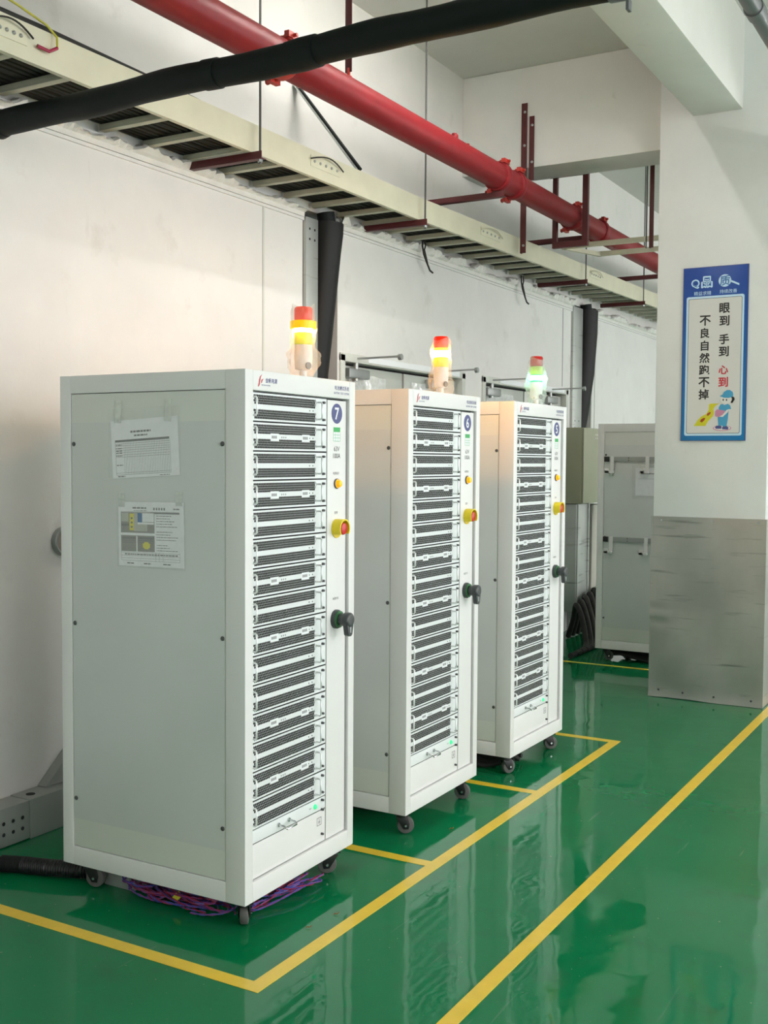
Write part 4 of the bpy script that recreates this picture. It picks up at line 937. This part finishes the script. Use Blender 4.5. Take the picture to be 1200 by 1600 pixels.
MB().obox((0.03, -0.035, 0.04), (0.7, 0, 0.7), (0, 1, 0), (-0.7, 0, 0.7), 0.016, 0.004, 0.010).out('yellow_tag', M['ink_yellow'], t)
wires('red and blue twisted wires poking out under the front of cabinet 7', -2.10, 2.975, 0.10, 0.30, 12, 9, -0.15, 0.035)
def dark_bundle(label, cx, cy, lx, ly, seed, n=7, h=0.07):
    t = thing('cable_bundle', label, 'cable bundle', (cx, cy, 0)); rr = random.Random(seed); m = MB()
    for k in range(n):
        y = (k/(n-1)-0.5)*ly; pts = [(-lx/2, y, 0.013+rr.random()*h), (-lx/4, y+(rr.random()-0.5)*0.05, 0.012+rr.random()*h*0.6), (0, y+(rr.random()-0.5)*0.05, 0.013), (lx/4, y*0.8, 0.012), (lx/2, y*0.6+0.02, 0.012+rr.random()*h*0.5)]
        m.tube(pts, 0.011, 8)
    m.out('cables', M['cable'], t)
dark_bundle('loose dark cables lying below the middle cabinet, badge 6', -2.45, 4.0, 0.5, 0.25, 3)
dark_bundle('dark cables on the floor under cabinet 5', -2.28, 4.83, 0.42, 0.24, 5)
dark_bundle('dark cables on the floor under the far cabinet behind the column', -2.30, 7.95, 0.6, 0.25, 6, 8)
# crumbs of copper on the floor near cabinet 7
for k, (x, y) in enumerate(((-1.90, 2.80), (-1.88, 2.93), (-1.93, 3.86))):
    tag(MB().tube([(0, 0, 0), (0.004, 0.004, 0.004), (0.010, 0.006, 0.002), (0.013, 0.012, 0.006)], 0.0016, 6).out('wire_scrap', mat('copper_scrap', (0.55, 0.24, 0.08), 0.35, 0.8), loc=(x, y, 0.0018)),
        ['tiny copper wire scrap on the floor before the near corner of cabinet 7', 'tiny copper wire scrap on the floor, farther from the near corner of cabinet 7', 'tiny copper wire scrap on the floor before cabinet 6'][k], 'wire scrap')

# ------------------------------------------------------------------ far left: wall box, duct, sheet and cables
t = thing('wall_box', 'olive-grey steel electrical box on the wall beside cabinet 5', 'electrical box', (-3.36, 8.57, 1.12))
MB().box(0, 0.25, 0.0, 0.60, 0, 0.625).out('box_body', M['box_olive'], t, bevel=0.004)
MB().box(0.252, 0.266, 0.004, 0.596, 0.004, 0.621).out('box_door', M['box_olive'], t, bevel=0.003)
for z in (0.565, 0.535): MB().box(0.2662, 0.2672, 0.27, 0.42, z, z+0.012).out('label_strip', M['paper_tan'], t)
t = thing('sheet_duct', 'galvanised sheet-metal duct standing below the olive wall box', 'duct', (-3.36, 8.60, 0.22))
MB().box(0, 0.20, 0, 0.30, 0, 0.895).out('duct_shell', M['galv'], t, bevel=0.004)
MB().box(0.20, 0.212, 0.01, 0.035, 0, 0.895).box(0.20, 0.212, 0.265, 0.29, 0, 0.895).out('folded_seam', M['galv'], t)
t = thing('wrapped_pipe', 'beige sheet-wrapped pipe bundle below the wall box, beside the far cabinet', 'wrapped pipe', (-3.20, 9.10, 0.24))
m = MB(); prev = None; S = 28
for k in range(15):
    z = 0.86*k/14; cur = [m.bm.verts.new(((0.11+0.012*math.sin(5*th+z*3)+0.03*max(0, 0.2-z))*math.cos(th), (0.15+0.02*math.sin(4*th-z*2)+0.05*max(0, 0.2-z))*math.sin(th), z)) for th in [2*PI*i/S for i in range(S)]]
    if prev:
        for i in range(S): j = (i+1) % S; m.bm.faces.new((prev[i], prev[j], cur[j], cur[i]))
    else: m.bm.faces.new(cur[::-1])
    prev = cur
m.bm.faces.new(prev); m.out('sheet_wrap', M['cloth'], t)
MB().cyl((0, 0, -0.235), (0, 0, 0.01), 0.07).out('pipe_foot', M['foam'], t)
for k in range(7):
    rr = random.Random(40+k); y0 = 8.36+0.11*k
    pts = [(-3.22, y0+0.25, 0.012+0.05*0), (-3.16, y0+0.2, 0.16+0.03*k), (-3.10, y0+0.10, 0.30+0.02*k), (-3.00, y0-0.05, 0.24), (-2.93, y0-0.15, 0.10), (-2.88, y0-0.30, 0.024), (-2.86, y0-0.7, 0.022)]
    pts = [Vector(p) for p in pts]; fine = []
    for i in range(len(pts)-1):
        p0, p1, p2, p3 = pts[max(i-1, 0)], pts[i], pts[i+1], pts[min(i+2, len(pts)-1)]
        for q in range(6):
            f = q/6; fine.append(0.5*((2*p1)+(p2-p0)*f+(2*p0-5*p1+4*p2-p3)*f*f+(3*p1-p0-3*p2+p3)*f**3))
    o0 = fine[0].copy()
    tag(MB().tube([p-o0 for p in fine], 0.022, 10).out('floor_cable', M['cable'], loc=o0), 'thick black cable looping onto the floor below the olive wall box', 'cable', 'black cables below the wall box')

# ------------------------------------------------------------------ hall lamps (hung over the aisle, to the right of the frame), plus one added bay lamp
def tube_light(x, y, z, label):
    t = thing('tube_light', label, 'lamp', (x, y, z), 0, 'hanging fluorescent lamps over the aisle')
    MB().prism([(-0.012, -0.62, 0.050), (0.012, -0.62, 0.050), (0.010, -0.62, 0.085), (-0.010, -0.62, 0.085)], (0, 1.24, 0)).out('housing', M['ink_white'], t)
    MB().cyl((0, -0.58, 0.020), (0, 0.58, 0.020), 0.014, seg=16).out('tube', M['tube'], t)
    for yy in (-0.59, 0.585): MB().box(-0.014, 0.014, yy, yy+0.012, 0.0, 0.055).out('lamp_holder', M['ink_white'], t)
    for yy in (-0.4, 0.4): MB().cyl((0, yy, 0.08), (0, yy, CEIL-z-0.001), 0.004, seg=6).out('hanging_rod', M['rod'], t)
for x, y, z, n in ((1.05, 4.0, 2.55, 'beside cabinet 7, inner row'), (1.05, 8.8, 2.55, 'past the column, inner row'), (1.05, 13.5, 2.55, 'at the far end, inner row'),
                   (4.2, 3.9, 2.7, 'beside cabinet 7, outer row'), (4.2, -0.6, 2.7, 'behind the camera side, outer row'), (4.2, 9.0, 2.7, 'past the column, outer row'),
                   (-1.98, 4.85, 3.92, 'added to brighten the wall bay ceiling')):  # last one: unseen lamp added above the frame to brighten the ceiling bay
    tube_light(x, y, z, 'hanging fluorescent tube outside the frame, %s' % n)
